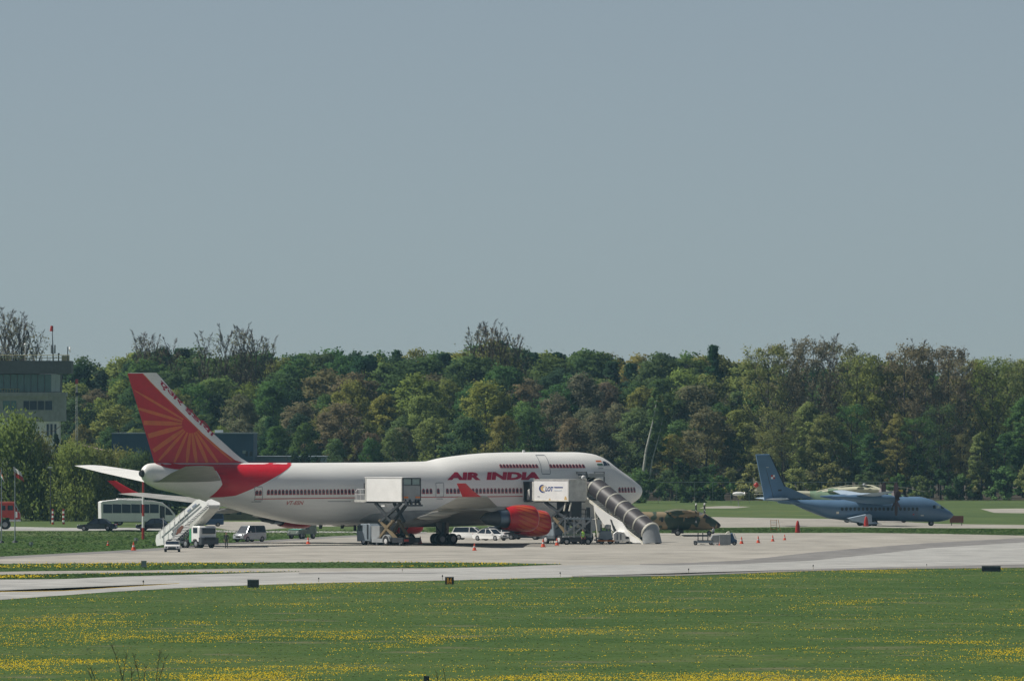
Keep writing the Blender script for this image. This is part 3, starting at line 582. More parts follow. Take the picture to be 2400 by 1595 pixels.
# fin
FL = [plane_pt(*p, .1) for p in [(368,873),(376,881),(414,926.5),(452,968.6),(494,1008.8),(534.5,1045),(559,1068),(572,1077),(590,1086)]]
FT = [plane_pt(*p, .1) for p in [(302,874.6),(366,1085)]]
FL = sorted((z, s) for s, z in FL); FT = sorted((z, s) for s, z in FT)
ZF0, ZF1 = FL[0][0]-.05, FL[-1][0]
def fin_chord(z): a = lerp(z, FL); b = FT[0][1] + (FT[1][1]-FT[0][1])*(z-FT[0][0])/(FT[1][0]-FT[0][0]); return a, b
def aff(t): return 2.6*(0.2969*math.sqrt(max(t, 0))-.126*t-.3516*t*t+.2843*t**3-.1015*t**4)*1.0
def fin_half(s, z):
    a, b = fin_chord(z); c = b-a; t = min(max((s-a)/c, 0), 1); th = lerp(z, [(8, .95), (10, .75), (18.5, .36)]); return th*aff(t)*1.45
rings = []
for z in [ZF0-.6] + list(np.linspace(ZF0, ZF1, 16)):
    zz = max(z, ZF0); a, b = fin_chord(zz); T = [0, .02, .06, .14, .25, .4, .6, .8, 1]
    rg = [(33-(a+(b-a)*t), -fin_half(a+(b-a)*t, zz), z) for t in T] + [(33-(a+(b-a)*t), fin_half(a+(b-a)*t, zz), z) for t in T[::-1][1:-1]]
    rings.append(rg)
MB().loft(rings).build('tail_fin', M['white'], jet)
fs = lambda s, z: (33-s, -(fin_half(s, z)+.015), z)
Fp = lambda p, e=.3: plane_pt(*p, e)
redfin = [(302.3,874.8),(337.4,874.8),(346,884),(356.5,896),(381,921),(429,970.5),(463.7,1003),(496,1035.6),(526.8,1064),(551.7,1077.7),(572,1084),(560,1086),(366,1086),(355,1049)]
decal('red_paint', [[Fp(p) for p in redfin]], M['red'], fs, jet, .5, .6)
fs2 = lambda s, z: (33-s, -(fin_half(s, z)+.03), z)
hub = (448, 993.5)
rays = [((316,913),6,.25),((327,957),8,.8),((338.5,990.6),11,1),((350,1022),12,1),((362,1057),11,.9),((375,1079),8,.6),((410,1084),8,.55),((439,1084.5),8.5,.6),((461,1084.5),9,.7),((486,1084.5),9,.7),((511,1084),8,.6),((545,1080),6,.4)]
for (ex, ey), wd, tipw in rays:
    d = Vector((ex-hub[0], ey-hub[1])); l = d.length; d /= l; n = Vector((-d.y, d.x))
    def q(r, w): return [Vector(hub)+d*r+n*w/2, Vector(hub)+d*r-n*w*.43]
    st = [q(21, 4.5), q(l*.45, wd*.95), q(l*.75, wd), q(l-1, wd*tipw)]
    P = [Fp(tuple(a[0])) for a in st] + [Fp(tuple(a[1])) for a in st[::-1]]
    decal('sun_ray', [P], M['orange_ray'], fs2, jet, .8, .8)
ed = [(337.6,875.2),(346,884.3),(356.5,896.3),(381,921.3),(429,970.8),(463.7,1003.3),(496,1035.9),(526.8,1064.3),(548,1076.5)]
decal('orange_edge', [[Fp(p) for p in ed] + [Fp((p[0]-1.6, p[1]+1.2)) for p in ed[::-1]]], M['orange_ray'], fs2, jet, .8, .8)
def devan(u, v):                          # baseline runs down the leading edge
    a, b = Vector((371, 900)), Vector((499, 1027)); d = (b-a); n = Vector((d.y, -d.x)).normalized()
    p = a + d*u + n*(v*16.5); return Fp((p.x, p.y))
try: decal('hindi_lettering', None, M['text_red'], fs2, jet, 1, 1, me2=fit_text('\u090f\u0905\u0930 \u0907\u0902\u0921\u093f\u092f\u093e', devan, .025, 0))
except Exception as e: print('text', e)
# horizontal stabilisers, wings, winglets
def airfoil(le, te, y, z, th, tw=0.0, n=9):
    c = te-le; T = [0, .015, .05, .12, .25, .4, .6, .8, 1.0]; up, dn = [], []
    for t in T:
        h = th*c*(0.2969*math.sqrt(t)-.126*t-.3516*t*t+.2843*t**3-.1015*t**4)*5
        x = 33-(le+c*t); zz = z - (t-.3)*c*tw; up.append((x, y, zz+h*.62)); dn.append((x, y, zz-h*.38))
    return up + dn[::-1][1:-1]
def wing(name, st, sgn, m, th0=.12, th1=.09):
    rings = []; n = len(st)
    for k, (lat, le, te, z, tw) in enumerate(st):
        rings.append(airfoil(le, te, -sgn*lat, z, th0+(th1-th0)*k/(n-1), tw))
    return MB().loft(rings).build(name, M[m], jet, ang=50)
for sgn in (1, -1):
    wing('horizontal_stabiliser', [(.8, 58.3, 67.6, 6.95, 0), (2, 59.4, 67.6, 7.1, 0), (6.5, 63.2, 69.2, 7.95, 0), (10.1, 66.2, 70.0, 8.62, 0), (10.5, 67.1, 70.1, 8.70, 0)], sgn, 'stab_shade_grey' if sgn > 0 else 'fus_white', .085, .07)  # underside shade put into the near one's grey, lit top into the far white
    W = [(2.4, 19.8, 37.2, 2.65, .035), (4, 21.2, 37.4, 2.75, .035), (8, 24.8, 38.4, 3.05, .03), (12.3, 28.6, 39.9, 3.45, .02), (18, 33.5, 42.6, 3.95, .01), (24, 38.7, 45.6, 4.55, 0), (29, 43.1, 48.1, 5.1, 0), (31.7, 45.5, 49.5, 5.45, 0)]
    wg = wing('wing', W, sgn, 'fus_grey')
    wl = [plane_pt(1128, 1161, 31.7), plane_pt(1084, 1163.5, 31.7), plane_pt(1069, 1132, 32.5), plane_pt(1090, 1133, 32.5)]
    lo = (wl[0][0], wl[1][0]); hi = (wl[3][0], wl[2][0]); zz0 = 5.45; zz1 = wl[2][1]
    rg = []
    for k in range(5):
        t = k/4; le = lo[0]+(hi[0]-lo[0])*t**.85; te = lo[1]+(hi[1]-lo[1])*t; y = 31.7+.9*t; z = zz0+(zz1-zz0)*t; a = []
        for q in (0, .03, .15, .4, .7, 1): a.append((33-(le+(te-le)*q), -sgn*(y+.09*math.sin(math.pi*min(q+.1, 1))), z))
        for q in (.7, .4, .15, .03): a.append((33-(le+(te-le)*q), -sgn*(y-.09*math.sin(math.pi*min(q+.1, 1))), z))
        rg.append(a)
    MB().loft(rg).build('winglet', M['red_cowl'], jet)
    # bright flap trailing edges, canoe fairings under the trailing edge
    for lat, ln, r in ((5.3, 6.0, .42), (9.2, 5.6, .42), (15.3, 4.8, .34), (19.8, 4.4, .32)):
        te = lerp(lat, [(w[0], w[2]) for w in W]); z = lerp(lat, [(w[0], w[3]) for w in W]) - .45
        rr = []
        for k in range(9):
            t = k/8; q = math.sin(math.pi*t)**.6 if 0 < t < 1 else .05
            rr.append(ell(-sgn*lat, z-.25*t+.05, .26*q, r*q, 33-(te-ln*.68+ln*t), 10))
        MB().loft(rr).build('flap_fairing', M['fus_grey'], jet)
    # engines
    for lat, sf, zc in ((11.7, 22.7, 2.35), (20.8, 31.3, 3.0)):
        o = (33-sf, -sgn*lat, zc)
        e = MB().lathe([(-.15, 1.12), (-.02, 1.22), (0, 1.28), (-.08, 1.34)], o, n=32, caps=False).build('inlet_lip', M['silver'], jet)
        c = MB().lathe([(-.08, 1.34), (-.5, 1.42), (-1.2, 1.46), (-2.2, 1.43), (-3.1, 1.33), (-3.75, 1.18), (-3.75, 1.12), (-.4, 1.1), (-.15, 1.12)], o, n=40, caps=False).build('fan_cowl', M['red_cowl'], jet)
        c['label'] = 'red fan cowl with orange sun rays'
        MB().lathe([(-.9, .02), (-1.0, 1.12), (-1.1, 1.12)], o, n=24).build('fan', M['steel_dark'], jet)
        MB().lathe([(-3.0, 1.0), (-3.75, .99), (-4.9, .92)], o, n=28).build('core_cowl', M['core_blue'], jet)
        MB().lathe([(-4.9, .86), (-6.2, .66), (-6.25, .6), (-7.0, .08)], o, n=24).build('exhaust_nozzle', M['steel_dark'], jet)
        zw = lerp(lat, [(w[0], w[3]) for w in W]); le = lerp(lat, [(w[0], w[1]) for w in W])
        pyl = [(33-sf-1.3, zc+1.35), (33-le-1.0, zw+.1), (33-le-5.5, zw-.25), (33-sf-6.6, zc+.9), (33-sf-5.2, zc+.6), (33-sf-3.4, zc+1.1)]
        MB().prism(pyl, -sgn*lat-.2, -sgn*lat+.2, .06).build('pylon', M['fus_grey'], jet)
        rp = lambda x: lerp(-x, [(0, 1.36), (.5, 1.425), (1.2, 1.465), (2.2, 1.435), (3.1, 1.335), (3.75, 1.185)])
        for k in range(8):                # orange rays sweeping back over the cowl
            if sgn < 0: break
            th0 = R(46 + k*21); mb = MB(); pts = []
            for i in range(7):
                x = -.35 - i*.42; th = th0 - R(34)*(i/6)**1.2; w = .15*math.sin(math.pi*(i+.6)/7.2)
                pts.append([(o[0]+x, o[1]+(rp(x)+.02)*math.cos(a+math.pi/2), o[2]+(rp(x)+.02)*math.sin(a+math.pi/2)) for a in (th-w, th+w)])
            mb.loft(pts, False, False).build('sun_ray', M['orange_streak'], jet)
# belly fairing
rr = []
for k in range(13):
    t = k/12; q = (math.sin(math.pi*t))**.5 if 0 < t < 1 else .1
    rr.append(ell(0, 3.0, 3.45*q**.4, 1.12*q**.5, 33-(18.5+23*t), 20, 2.6))
MB().loft(rr).build('belly_fairing', M['fus_grey'], jet)
# small belly antennas
for px in (752, 803):
    s_, z_ = plane_pt(px, 1232, 0); MB().prism([(33-s_-.25, z_-.28), (33-s_+.1, z_-.28), (33-s_+.3, z_+.3), (33-s_-.2, z_+.3)], -.05, .05).build('antenna', M['steel_dark'], jet)
s_, z_ = plane_pt(1230, 1056, 0); MB().prism([(33-s_-.3, z_+.1), (33-s_-.1, z_+.1), (33-s_+.3, z_-.5), (33-s_-.3, z_-.5)], -.05, .05).build('antenna', M['white'], jet)
# landing gear
def gear(st, lat, z1, ax=2):
    x = 33-st
    g = MB().tube((x, -lat, .62), (x+.1, -lat, z1), .2, .26, 12).tube((x, -lat, .9), (x+1.6, -lat*.8, z1), .09, n=8).tube((x, -lat, .8), (x-1.0, -lat*.95, z1*.75), .08, n=8)
    if ax == 2: g.beam((x-.8, -lat, .62), (x+.8, -lat, .62), .28, .24)
    g.build('gear_strut', M['steel_dark'], jet)
    for dx in ((-.75, .75) if ax == 2 else (0,)):
        for dy in (-.56, .56): wheel(jet, x+dx, -lat+dy, .62, .62, .46, 20, 'rim_grey')
gear(31.9, 5.5, 2.9); gear(31.9, -5.5, 2.9); gear(35.0, 1.9, 2.4); gear(35.0, -1.9, 2.4); gear(7.8+S0, 0, 2.6, 1)
MB().box(33-32.6, 33-30.9, -5.1, -5.0, 1.15, 3.0).build('gear_door', M['fus_grey'], jet)
MB().box(33-32.6, 33-30.9, 5.0, 5.1, 1.15, 3.0).build('gear_door', M['fus_grey'], jet)
MB().box(33-9.6, 33-6.6, -1.0, -.95, 1.3, 2.6).build('gear_door', M['fus_white'], jet)
# ------------------------------------------------------------------ control tower and buildings
T_D = 1640; P = Pl(T_D, 60); tw = thing('control_tower', 'airport control tower with dark glass cab and white shaft at the left edge', 'control tower', P.loc)
def oct_ring(x0, x1, d, ch, z): return [(x0, 0+ch, z), (x0+ch, 0, z), (x1-ch, 0, z), (x1, ch, z), (x1, d-ch, z), (x1-ch, d, z), (x0+ch, d, z), (x0, d-ch, z)]
def oct_block(name, px0, px1, py0, py1, ch, y0, d, m, par, px0t=None, px1t=None):
    r0 = oct_ring(P.X(px0), P.X(px1), d, ch, P.Z(py1)); r1 = oct_ring(P.X(px0t or px0), P.X(px1t or px1), d, ch, P.Z(py0))
    return MB().loft([[(a, b+y0, c) for a, b, c in r] for r in (r0, r1)]).build(name, M[m], par, smooth=False)
mk('fascia', (.13, .135, .15), .7); mk('tower_grey', (.36, .38, .38), .7, var=.2); mk('tower_glass', (.05, .15, .15), .15, spec=.9); mk('pane_light', (.26, .34, .34), .15, spec=.9)
oct_block('shaft', -38, 137, 985, 1300, 1.5, .6, 9, 'white', tw)
oct_block('office_floor', -45, 150, 928, 987, 2.4, .2, 11, 'tower_grey', tw)
oct_block('balcony_slab', -55, 153, 919, 928, 2.6, -.6, 12.5, 'tower_grey', tw)
oct_block('cab_core', -38, 140, 876, 919, 2.2, .8, 10, 'dark', tw)
oct_block('roof', -62, 166, 845, 875, 2.8, -1.2, 14, 'fascia', tw)
for k in range(-2, 9):                                      # cab panes and office windows, one by one
    x0 = 8+k*16.0; 
    if -40 < x0 < 118:
        m = 'tower_glass'
        MB().box(P.X(x0+.8), P.X(x0+15.2), .66, .72, P.Z(918), P.Z(877)).build('cab_pane', M[m], tw, smooth=False)
        MB().box(P.X(x0-.8), P.X(x0+.8), .60, .78, P.Z(919), P.Z(876)).build('mullion', M['steel_dark'], tw, smooth=False)
mb = MB(); a, b = (P.X(119), .78), (P.X(139), 3.0)
for k in range(2):  # corner panes: reflection put into the paler glass colour
    u0, u1 = k*.5+.03, k*.5+.47; q = [(a[0]+(b[0]-a[0])*u, a[1]+(b[1]-a[1])*u-.1) for u in (u0, u1)]
    MB().add([(q[0][0], q[0][1], P.Z(918)), (q[1][0], q[1][1], P.Z(918)), (q[1][0], q[1][1], P.Z(877)), (q[0][0], q[0][1], P.Z(877)), (q[0][0]+.06, q[0][1]+.1, P.Z(918)), (q[1][0]+.06, q[1][1]+.1, P.Z(918)), (q[1][0]+.06, q[1][1]+.1, P.Z(877)), (q[0][0]+.06, q[0][1]+.1, P.Z(877))],
             [(0,1,2,3),(4,7,6,5),(0,4,5,1),(1,5,6,2),(2,6,7,3),(3,7,4,0)]).build('cab_pane', M['pane_light'], tw, smooth=False)
for x0, x1 in ((7, 23), (25, 38), (55, 68), (70, 86), (89, 103), (106, 122)):
    w = MB().box(P.X(x0), P.X(x1), .12, .2, P.Z(960), P.Z(939)).build('window', M['tower_glass'] if x0 < 30 else M['glass_blue'], tw, smooth=False)
    MB().box(P.X(x0)-.06, P.X(x1)+.06, .08, .2, P.Z(961.5), P.Z(960)).build('sill', M['steel'], w, smooth=False)
for x0 in (109, 118, 127): MB().box(P.X(x0), P.X(x0+5), .52, .62, P.Z(1022), P.Z(993)).build('window', M['glass_blue'], tw, smooth=False)
mk('rail_yellow', (.34, .32, .18), .6)
mb = MB()
for k in range(18): x = P.X(-55+k*12.8); mb.tube((x, -1.0, P.Z(845)), (x, -1.0, P.Z(832)), .05, n=5)
for y_ in (832, 838): mb.tube((P.X(-55), -1.0, P.Z(y_)), (P.X(163), -1.0, P.Z(y_)), .05, n=5)
mb.build('roof_railing', M['rail_yellow'], tw)
mb = MB()
for k in range(14): x = P.X(-40+k*6.5); mb.tube((x, -.5, P.Z(919)), (x, -.5, P.Z(911)), .04, n=4)
mb.tube((P.X(-40), -.5, P.Z(911)), (P.X(46), -.5, P.Z(911)), .05, n=5).build('balcony_railing', M['rail_yellow'], tw)
MB().box(P.X(143), P.X(160), 2, 4, P.Z(846), P.Z(833)).build('plant_box', M['rail_yellow'], tw)
m_ = MB().tube((P.X(124), 1, P.Z(845)), (P.X(122), 1, P.Z(775)), .12, .05).build('antenna_mast', M['steel_dark'], tw)
MB().tube((P.X(120), 1, P.Z(776)), (P.X(121), 1, P.Z(763)), .28, .2).build('beacon', M['red_paint'], m_)
for x in (120, 128): MB().tube((P.X(x), .8, P.Z(828)), (P.X(x), .8, P.Z(808)), .13).build('aerial', M['steel'], m_)
m_ = MB().tube((P.X(158), 1, P.Z(845)), (P.X(158), 1, P.Z(812)), .07).build('dish_mast', M['steel_dark'], tw)
MB().lathe([(-.25, .1), (0, .55), (.02, .5)], o=(P.X(164), 1, P.Z(818)), n=14).build('dish', M['white'], m_)
MB().tube((P.X(137), 1, P.Z(845)), (P.X(137), 1, P.Z(829)), .07).ball((P.X(137), 1, P.Z(829)), .15).build('aerial', M['dark'], tw)
MB().tube((P.X(59), 0, P.Z(845)), (P.X(59), 0, P.Z(808)), .05).ball((P.X(59), 0, P.Z(807)), .2).build('aerial', M['white'], tw)
# low roofed building, blue hangar, grey hangar
P = Pl(1600, 230); h = thing('low_building', 'low building with a pale pink pitched roof behind the willows', 'building', P.loc)
MB().box(P.X(165), P.X(300), 0, 12, 0, P.Z(1072)).build('wall', M['concrete_wall'], h, smooth=False)
mk('pink_roof', (.36, .27, .26), .8, var=.15)
MB().add([(P.X(168), 0, P.Z(1066)), (P.X(305), 0, P.Z(1078)), (P.X(290), 0, P.Z(1066)), (P.X(190), 0, P.Z(1042)), (P.X(168), 0, P.Z(1042)), (P.X(168), 10, P.Z(1066)), (P.X(305), 10, P.Z(1078)), (P.X(290), 10, P.Z(1066)), (P.X(190), 10, P.Z(1042)), (P.X(168), 10, P.Z(1042))],
         [(0,1,2,3,4),(9,8,7,6,5),(0,5,6,1),(1,6,7,2),(2,7,8,3),(3,8,9,4),(4,9,5,0)]).build('roof', M['pink_roof'], h, smooth=False)
mk('hangar_blue', (.035, .085, .17), .6, var=.12, scale=.4); mk('hangar_grey', (.22, .28, .33), .7, var=.1)
P = Pl(1720, 430); h = thing('hangar', 'long dark blue hangar on both sides of the tail fin', 'hangar', P.loc)
MB().box(P.X(262), P.X(594), 0, 25, 0, P.Z(1016)).build('wall', M['hangar_blue'], h, smooth=False)
MB().box(P.X(260), P.X(596), -.3, 25.3, P.Z(1016), P.Z(1013.5)).build('roof', M['grey_blue'], h, smooth=False)
for k in range(20):
    x = 266+k*16.6; MB().box(P.X(x), P.X(x)+.25, -.1, 0, 0, P.Z(1017)).build('wall_rib', M['hangar_blue'], h, smooth=False)
for x in (275, 290, 318, 337, 568): MB().box(P.X(x), P.X(x+9), -.08, 0, P.Z(1062), P.Z(1055)).build('window', M['pane_light'], h, smooth=False)
MB().box(P.X(575), P.X(592), -.08, 0, P.Z(1068), P.Z(1057)).build('window', M['glass'], h, smooth=False)
MB().box(P.X(503), P.X(522), 1, 3, P.Z(1013.5), P.Z(1007)).build('roof_unit', M['white'], h)
P = Pl(1740, 640); h = thing('hangar', 'low pale grey flat roofed building behind the rear fuselage', 'hangar', P.loc)
MB().box(P.X(540), P.X(762), 0, 20, 0, P.Z(1070)).build('wall', M['hangar_grey'], h, smooth=False)
MB().box(P.X(538), P.X(764), -.3, 20.3, P.Z(1070), P.Z(1068.5)).build('roof', M['grey_blue'], h, smooth=False)
for x, y in ((700, 1066), (727, 1071)): tree('bush', at(x, 1100, 1700)[0], 1700, hgt(x, y, 1700), tuple(c*.7 for c in DK), 'round dark tree top in front of the low grey building' if x == 700 else 'smaller dark tree top right of the round one above the fuselage', cat='tree', wide=.55, name='leafy_tree')
P = Pl(1480, 560); h = thing('low_building', 'long sand coloured wall seen below the rear fuselage', 'building', P.loc)
mk('sand_wall', (.19, .18, .14), .8, var=.2)
MB().box(P.X(425), P.X(640), 0, 4, 0, P.Z(1190)).build('wall', M['sand_wall'], h, smooth=False)
for x in (510, 528, 555): MB().box(P.X(x), P.X(x+11), -.06, 0, P.Z(1205), P.Z(1196)).build('window', M['glass'], h, smooth=False)
# ------------------------------------------------------------------ masts, flags, lamps
def striped(name, px, pyt, pyb, r, n, label, cat, m0='red_paint', m1='white', group=None):
    g = G(px, pyb); D = g[1]; t = thing(name, label, cat, g, 0, group); h = (pyb-pyt)*D/F
    for k in range(n): MB().tube((0, 0, h*k/n), (0, 0, h*(k+1)/n), r*(1-.3*k/n), r*(1-.3*(k+1)/n), 8).build('band', M[m0 if k % 2 == 0 else m1], t)
    return t, h, D
t, h, D = striped('obstruction_mast', 335.5, 1127, 1263, .16, 5, 'tall red and white banded mast with an orange lamp under the tail cone', 'mast')
mk('lamp_orange', (1.0, .45, .08), .4, emit=.8)
MB().tube((0, 0, h), (0, 0, h+.28), .16, .2).build('lamp', M['lamp_orange'], t); MB().tube((0, 0, h+.28), (0, 0, h+.36), .2, .05).build('lamp_cap', M['steel_dark'], t)
for px, w in ((124, 'left'), (149, 'right')):
    t, h, D = striped('marker_post', px, 1192, 1228, .17, 7, w+' one of two short red and white striped posts', 'post', group='striped marker posts')
P = Pl(1620, 180); t = thing('radio_mast', 'thin pale lattice mast with a red tip beside the control tower', 'mast', P.loc)
mb = MB(); H_ = P.Z(893)
for sx in (-1, 1): mb.tube((sx*.2, 0, 0), (sx*.08, 0, H_), .045, n=5)
for k in range(34): z = H_*k/34; mb.tube(((-1)**k*.17, 0, z), (-(-1)**k*.16, 0, z+H_/34), .03, n=4)
mb.build('lattice', M['rim_white'], t); MB().box(-.2, .2, -.2, .2, H_-.4, H_+.3).build('top_light', M['red_paint'], t); MB().box(-.22, .22, -.2, .2, H_-2.2, H_-1.7).build('junction_box', M['dark'], t)
def flagpole(px, pyt, pyb, label, cols, fpts):
    g = G(px, pyb); D = g[1]; s = D/F; t = thing('flagpole', label, 'flagpole', g); h = (pyb-pyt)*s
    MB().tube((0, 0, 0), (0, 0, h), .07, .04, 8).build('pole', M['grey_blue'], t); MB().tube((0, 0, 0), (0, 0, .25), .35, .25, 10).build('base', M['steel_dark'], t)
    fl = thing('flag', cols[0], 'flag', g); n = len(cols)-1
    for k in range(n):
        mb = MB(); rg = []
        for i in range(9):
            u = i/8; a = [(fpts[0][0]+(fpts[1][0]-fpts[0][0])*u, fpts[0][1]+(fpts[1][1]-fpts[0][1])*u), (fpts[3][0]+(fpts[2][0]-fpts[3][0])*u, fpts[3][1]+(fpts[2][1]-fpts[3][1])*u)]
            row_ = []
            for v in (k/n, (k+1)/n):
                x = (a[0][0]+(a[1][0]-a[0][0])*v-px)*s; z = (pyb-(a[0][1]+(a[1][1]-a[0][1])*v))*s; row_.append((x, .18*math.sin(u*7+v), z))
            rg.append([row_[0], row_[1], (row_[1][0], row_[1][1]+.02, row_[1][2]), (row_[0][0], row_[0][1]+.02, row_[0][2])])
        mb.loft(rg).build('stripe', M[cols[k+1]], fl)
flagpole(35, 1093, 1271, 'grey flagpole carrying the white and red flag', ('white and red flag hanging slack from the right flagpole', 'flag_white', 'red_paint'), [(31, 1093), (49, 1106), (57, 1128), (33, 1115)])
flagpole(3.5, 1096, 1272, 'flagpole at the left picture edge with a three coloured flag', ('orange white and green flag drooping at the left picture edge', 'flag_orange', 'flag_white', 'flag_green'), [(0, 1098), (9, 1122), (11, 1136), (-2, 1114)])
g = G(118, 1226); t = thing('lamp_post', 'slim lamp post with a pale head in front of the willows', 'lamp post', g); h = (1226-1096)*g[1]/F
MB().tube((0, 0, 0), (0, 0, h), .08, .05, 6).build('pole', M['steel_dark'], t); MB().box(-.35, .25, -.15, .15, h, h+.15).build('lamp_head', M['white'], t)
# ------------------------------------------------------------------ cones
def cone_parts(t, h):
    r = h*.26
    MB().box(-r*1.25, r*1.25, -r*1.25, r*1.25, 0, h*.06).build('base', M['cone'], t)
    c = MB().lathe([(h*.06, r), (h*.42, r*.62), (h, r*.14)], ax='z', n=14).build('cone_body', M['cone'], t)
    MB().lathe([(h*.42, r*.63), (h*.60, r*.475)], ax='z', n=14, caps=False).build('reflective_band', M['rim_white'], t)
proto = None
for px, pb, hp, lab in ((253,1278,12,'small orange cone on the grass left of the banded mast'),(313,1289.5,21,'orange traffic cone at the grass edge left of the rear stairs'),(722,1274.5,17,'orange cone below the green utility truck'),(985,1273.5,18,'orange cone just right of the left catering truck'),(1112,1289.5,18,'orange cone in front of the airliner between gear and engines'),(1273,1281.5,20,'orange cone with white band right of the engines'),(1305.5,1277.5,18,'orange cone in front of the wheel of the right catering truck'),(1687,1277,10,'small orange cone leaning at the ground power cart'),(1738,1273.8,17,'first orange cone of four to the right of the cart'),(1777,1271.8,17,'second orange cone of four to the right of the cart'),(1811,1268,15,'third orange cone of four to the right of the cart'),(1839,1265,13.5,'rightmost small orange cone of the row of four')):
    g = G(px, pb); h = hp*g[1]/F
    if proto is None: proto = thing('traffic_cone', lab, 'traffic cone', g, 0, 'orange traffic cones on the apron'); cone_parts(proto, 1.0); proto.scale = (h,)*3
    else: place(proto, g, 0, lab, h)
for px, pt, pb, lab in ((1869.5,1219,1247.5,'tall red cone on the grass strip in front of the grey transport plane'),(2030,1209,1233,'tall red cone standing at the landing gear of the grey plane')):
    g = G(px, pb); s = g[1]/F; t = thing('marker_cone', lab, 'marker cone', g, 0, 'tall red cones'); h = (pb-pt)*s
    MB().lathe([(0, .32), (h*.5, .27), (h*.88, .16), (h, .06)], ax='z', n=14).build('cone_body', M['red_paint'], t); MB().box(-.36, .36, -.36, .36, 0, .07).build('base', M['red_paint'], t)
# ------------------------------------------------------------------ small airfield furniture
P = Pl(DD(1369.5), 1053.5); t = thing('taxiway_sign', 'small black sign with orange R4 at the edge of the grass', 'sign', P.loc)
MB().box(P.X(1043.2), P.X(1063.8), -.12, .12, P.Z(1368), P.Z(1351)).build('sign_box', M['black'], t)
for x in (1046, 1061): MB().box(P.X(x)-.03, P.X(x)+.03, -.03, .03, 0, P.Z(1368)).build('leg', M['steel_dark'], t)
mk('sign_orange', (.85, .38, .04), .5, emit=.12)
x0, x1, z0, z1 = P.X(1047.6), P.X(1058.8), P.Z(1367), P.Z(1353)
me = fit_text('R4', lambda u, v: (x0+(x1-x0)*u, z0+(z1-z0)*v), .03)
for v in me.vertices: v.co.y = -.125
mesh_obj('sign_lettering', me, M['sign_orange'], t, smooth=False)
for px0, px1, pt, pb, lab in ((580,607,1357,1376.5,'dark grey back of a sign at the left part of the grass edge'),(2301,2345,1325,1339,'long dark blue back of a sign at the right end of the grass edge')):
    P = Pl(DD(pb+1), (px0+px1)/2); t = thing('sign_back', lab, 'sign', P.loc, 0.0, 'sign boards seen from behind')
    MB().box(P.X(px0), P.X(px1), -.1, .1, P.Z(pb-1), P.Z(pt)).build('board', M['steel_dark'] if px0 < 1000 else mat('navy', (.03, .035, .06), .6), t)
    MB().box(P.X(px0)+.02, P.X(px1)-.02, -.14, -.1, P.Z(pt+2.5), P.Z(pt+1)).build('frame', M['steel'], t)
    for x in (px0+4, (px0+px1)/2, px1-4): MB().box(P.X(x)-.03, P.X(x)+.03, -.02, .02, 0, P.Z(pb-1)).build('leg', M['steel_dark'], t)
P = Pl(DD(1329), 337); t = thing('cable_cabinet', 'small pale grey cabinet on the grass strip between the taxiways', 'cabinet', P.loc)
MB().box(P.X(331), P.X(343.5), -.2, .2, .06, P.Z(1313)).build('housing', M['tank'], t); MB().box(P.X(330), P.X(344.5), -.25, .25, 0, .06).build('plinth', M['concrete_wall'], t)
P = Pl(565, 1000); t = thing('junction_box', 'black box on a post cut by the bottom picture edge', 'box', (P.x0, 565, 0))
MB().box(P.X(993.5), P.X(1006), -.12, .12, P.Z(1604), P.Z(1582.5)).build('housing', M['steel_dark'], t); MB().box(-.05, .05, -.05, .05, 0, P.Z(1604)).build('post', M['black'], t)
pl_ = None
for px, pb, hp, lab in ((336,1372,12.5,'taxiway edge light on the pavement below the cabinet'),(747,1363.5,10.5,'taxiway edge light between the sign back and the R4 sign'),(943,1340,7,'taxiway edge light on the far side of the taxiway'),(1037,1358,11,'taxiway edge light just left of the R4 sign'),(1313,1350.5,10.5,'taxiway edge light below the engines near the grass'),(1614,1341.5,10,'taxiway edge light below the cart'),(1906,1333,10,'taxiway edge light below the tail of the grey plane'),(2172,1328,7,'taxiway edge light left of the long dark sign back')):
    g = G(px, pb); h = hp*g[1]/F
    if pl_ is None:
        pl_ = thing('edge_light', lab, 'taxiway light', g, 0, 'taxiway edge lights'); MB().tube((0, 0, 0), (0, 0, .7), .07, .05, 8).build('stem', M['rail_yellow'], pl_)
        MB().tube((0, 0, .68), (0, 0, .95), .16, .13, 10).ball((0, 0, .95), .13, 10, 6).build('lamp_head', M['black'], pl_); pl_.scale = (h,)*3
    else: place(pl_, g, 0, lab, h)
for px, pb, lab in ((73,1282,'small grey floodlight on the grass below the flagpoles'),(319,1272,'small grey floodlight on the grass beside the large cone')):
    g = G(px, pb); t = thing('floodlight', lab, 'floodlight', g, 0, 'floodlights on the grass')
    MB().tube((0, 0, 0), (0, 0, .3), .06).build('stem', M['steel_dark'], t); MB().box(-.22, .2, -.2, .15, .25, .6).build('housing', M['steel'], t); MB().box(-.2, -.02, -.24, -.2, .3, .55).build('lens', M['white'], t)
P = Pl(1880, 1686); t = thing('dome_shelter', 'low white dome on the far meadow between the aircraft', 'dome', (P.x0, 1720, 0))
MB().tube((0, 0, 0), (0, 0, 1.0), .05).build('base', M['tank'], t); s_ = 1720/F
MB().lathe([(-14*s_, .1), (-13*s_, 2.8*s_), (-6*s_, 4.6*s_), (5*s_, 4.8*s_), (12*s_, 3.0*s_), (14.5*s_, .3)], o=(0, 0, (gy(1720)-1156.5)*s_), n=16).build('cover', M['white'], t)
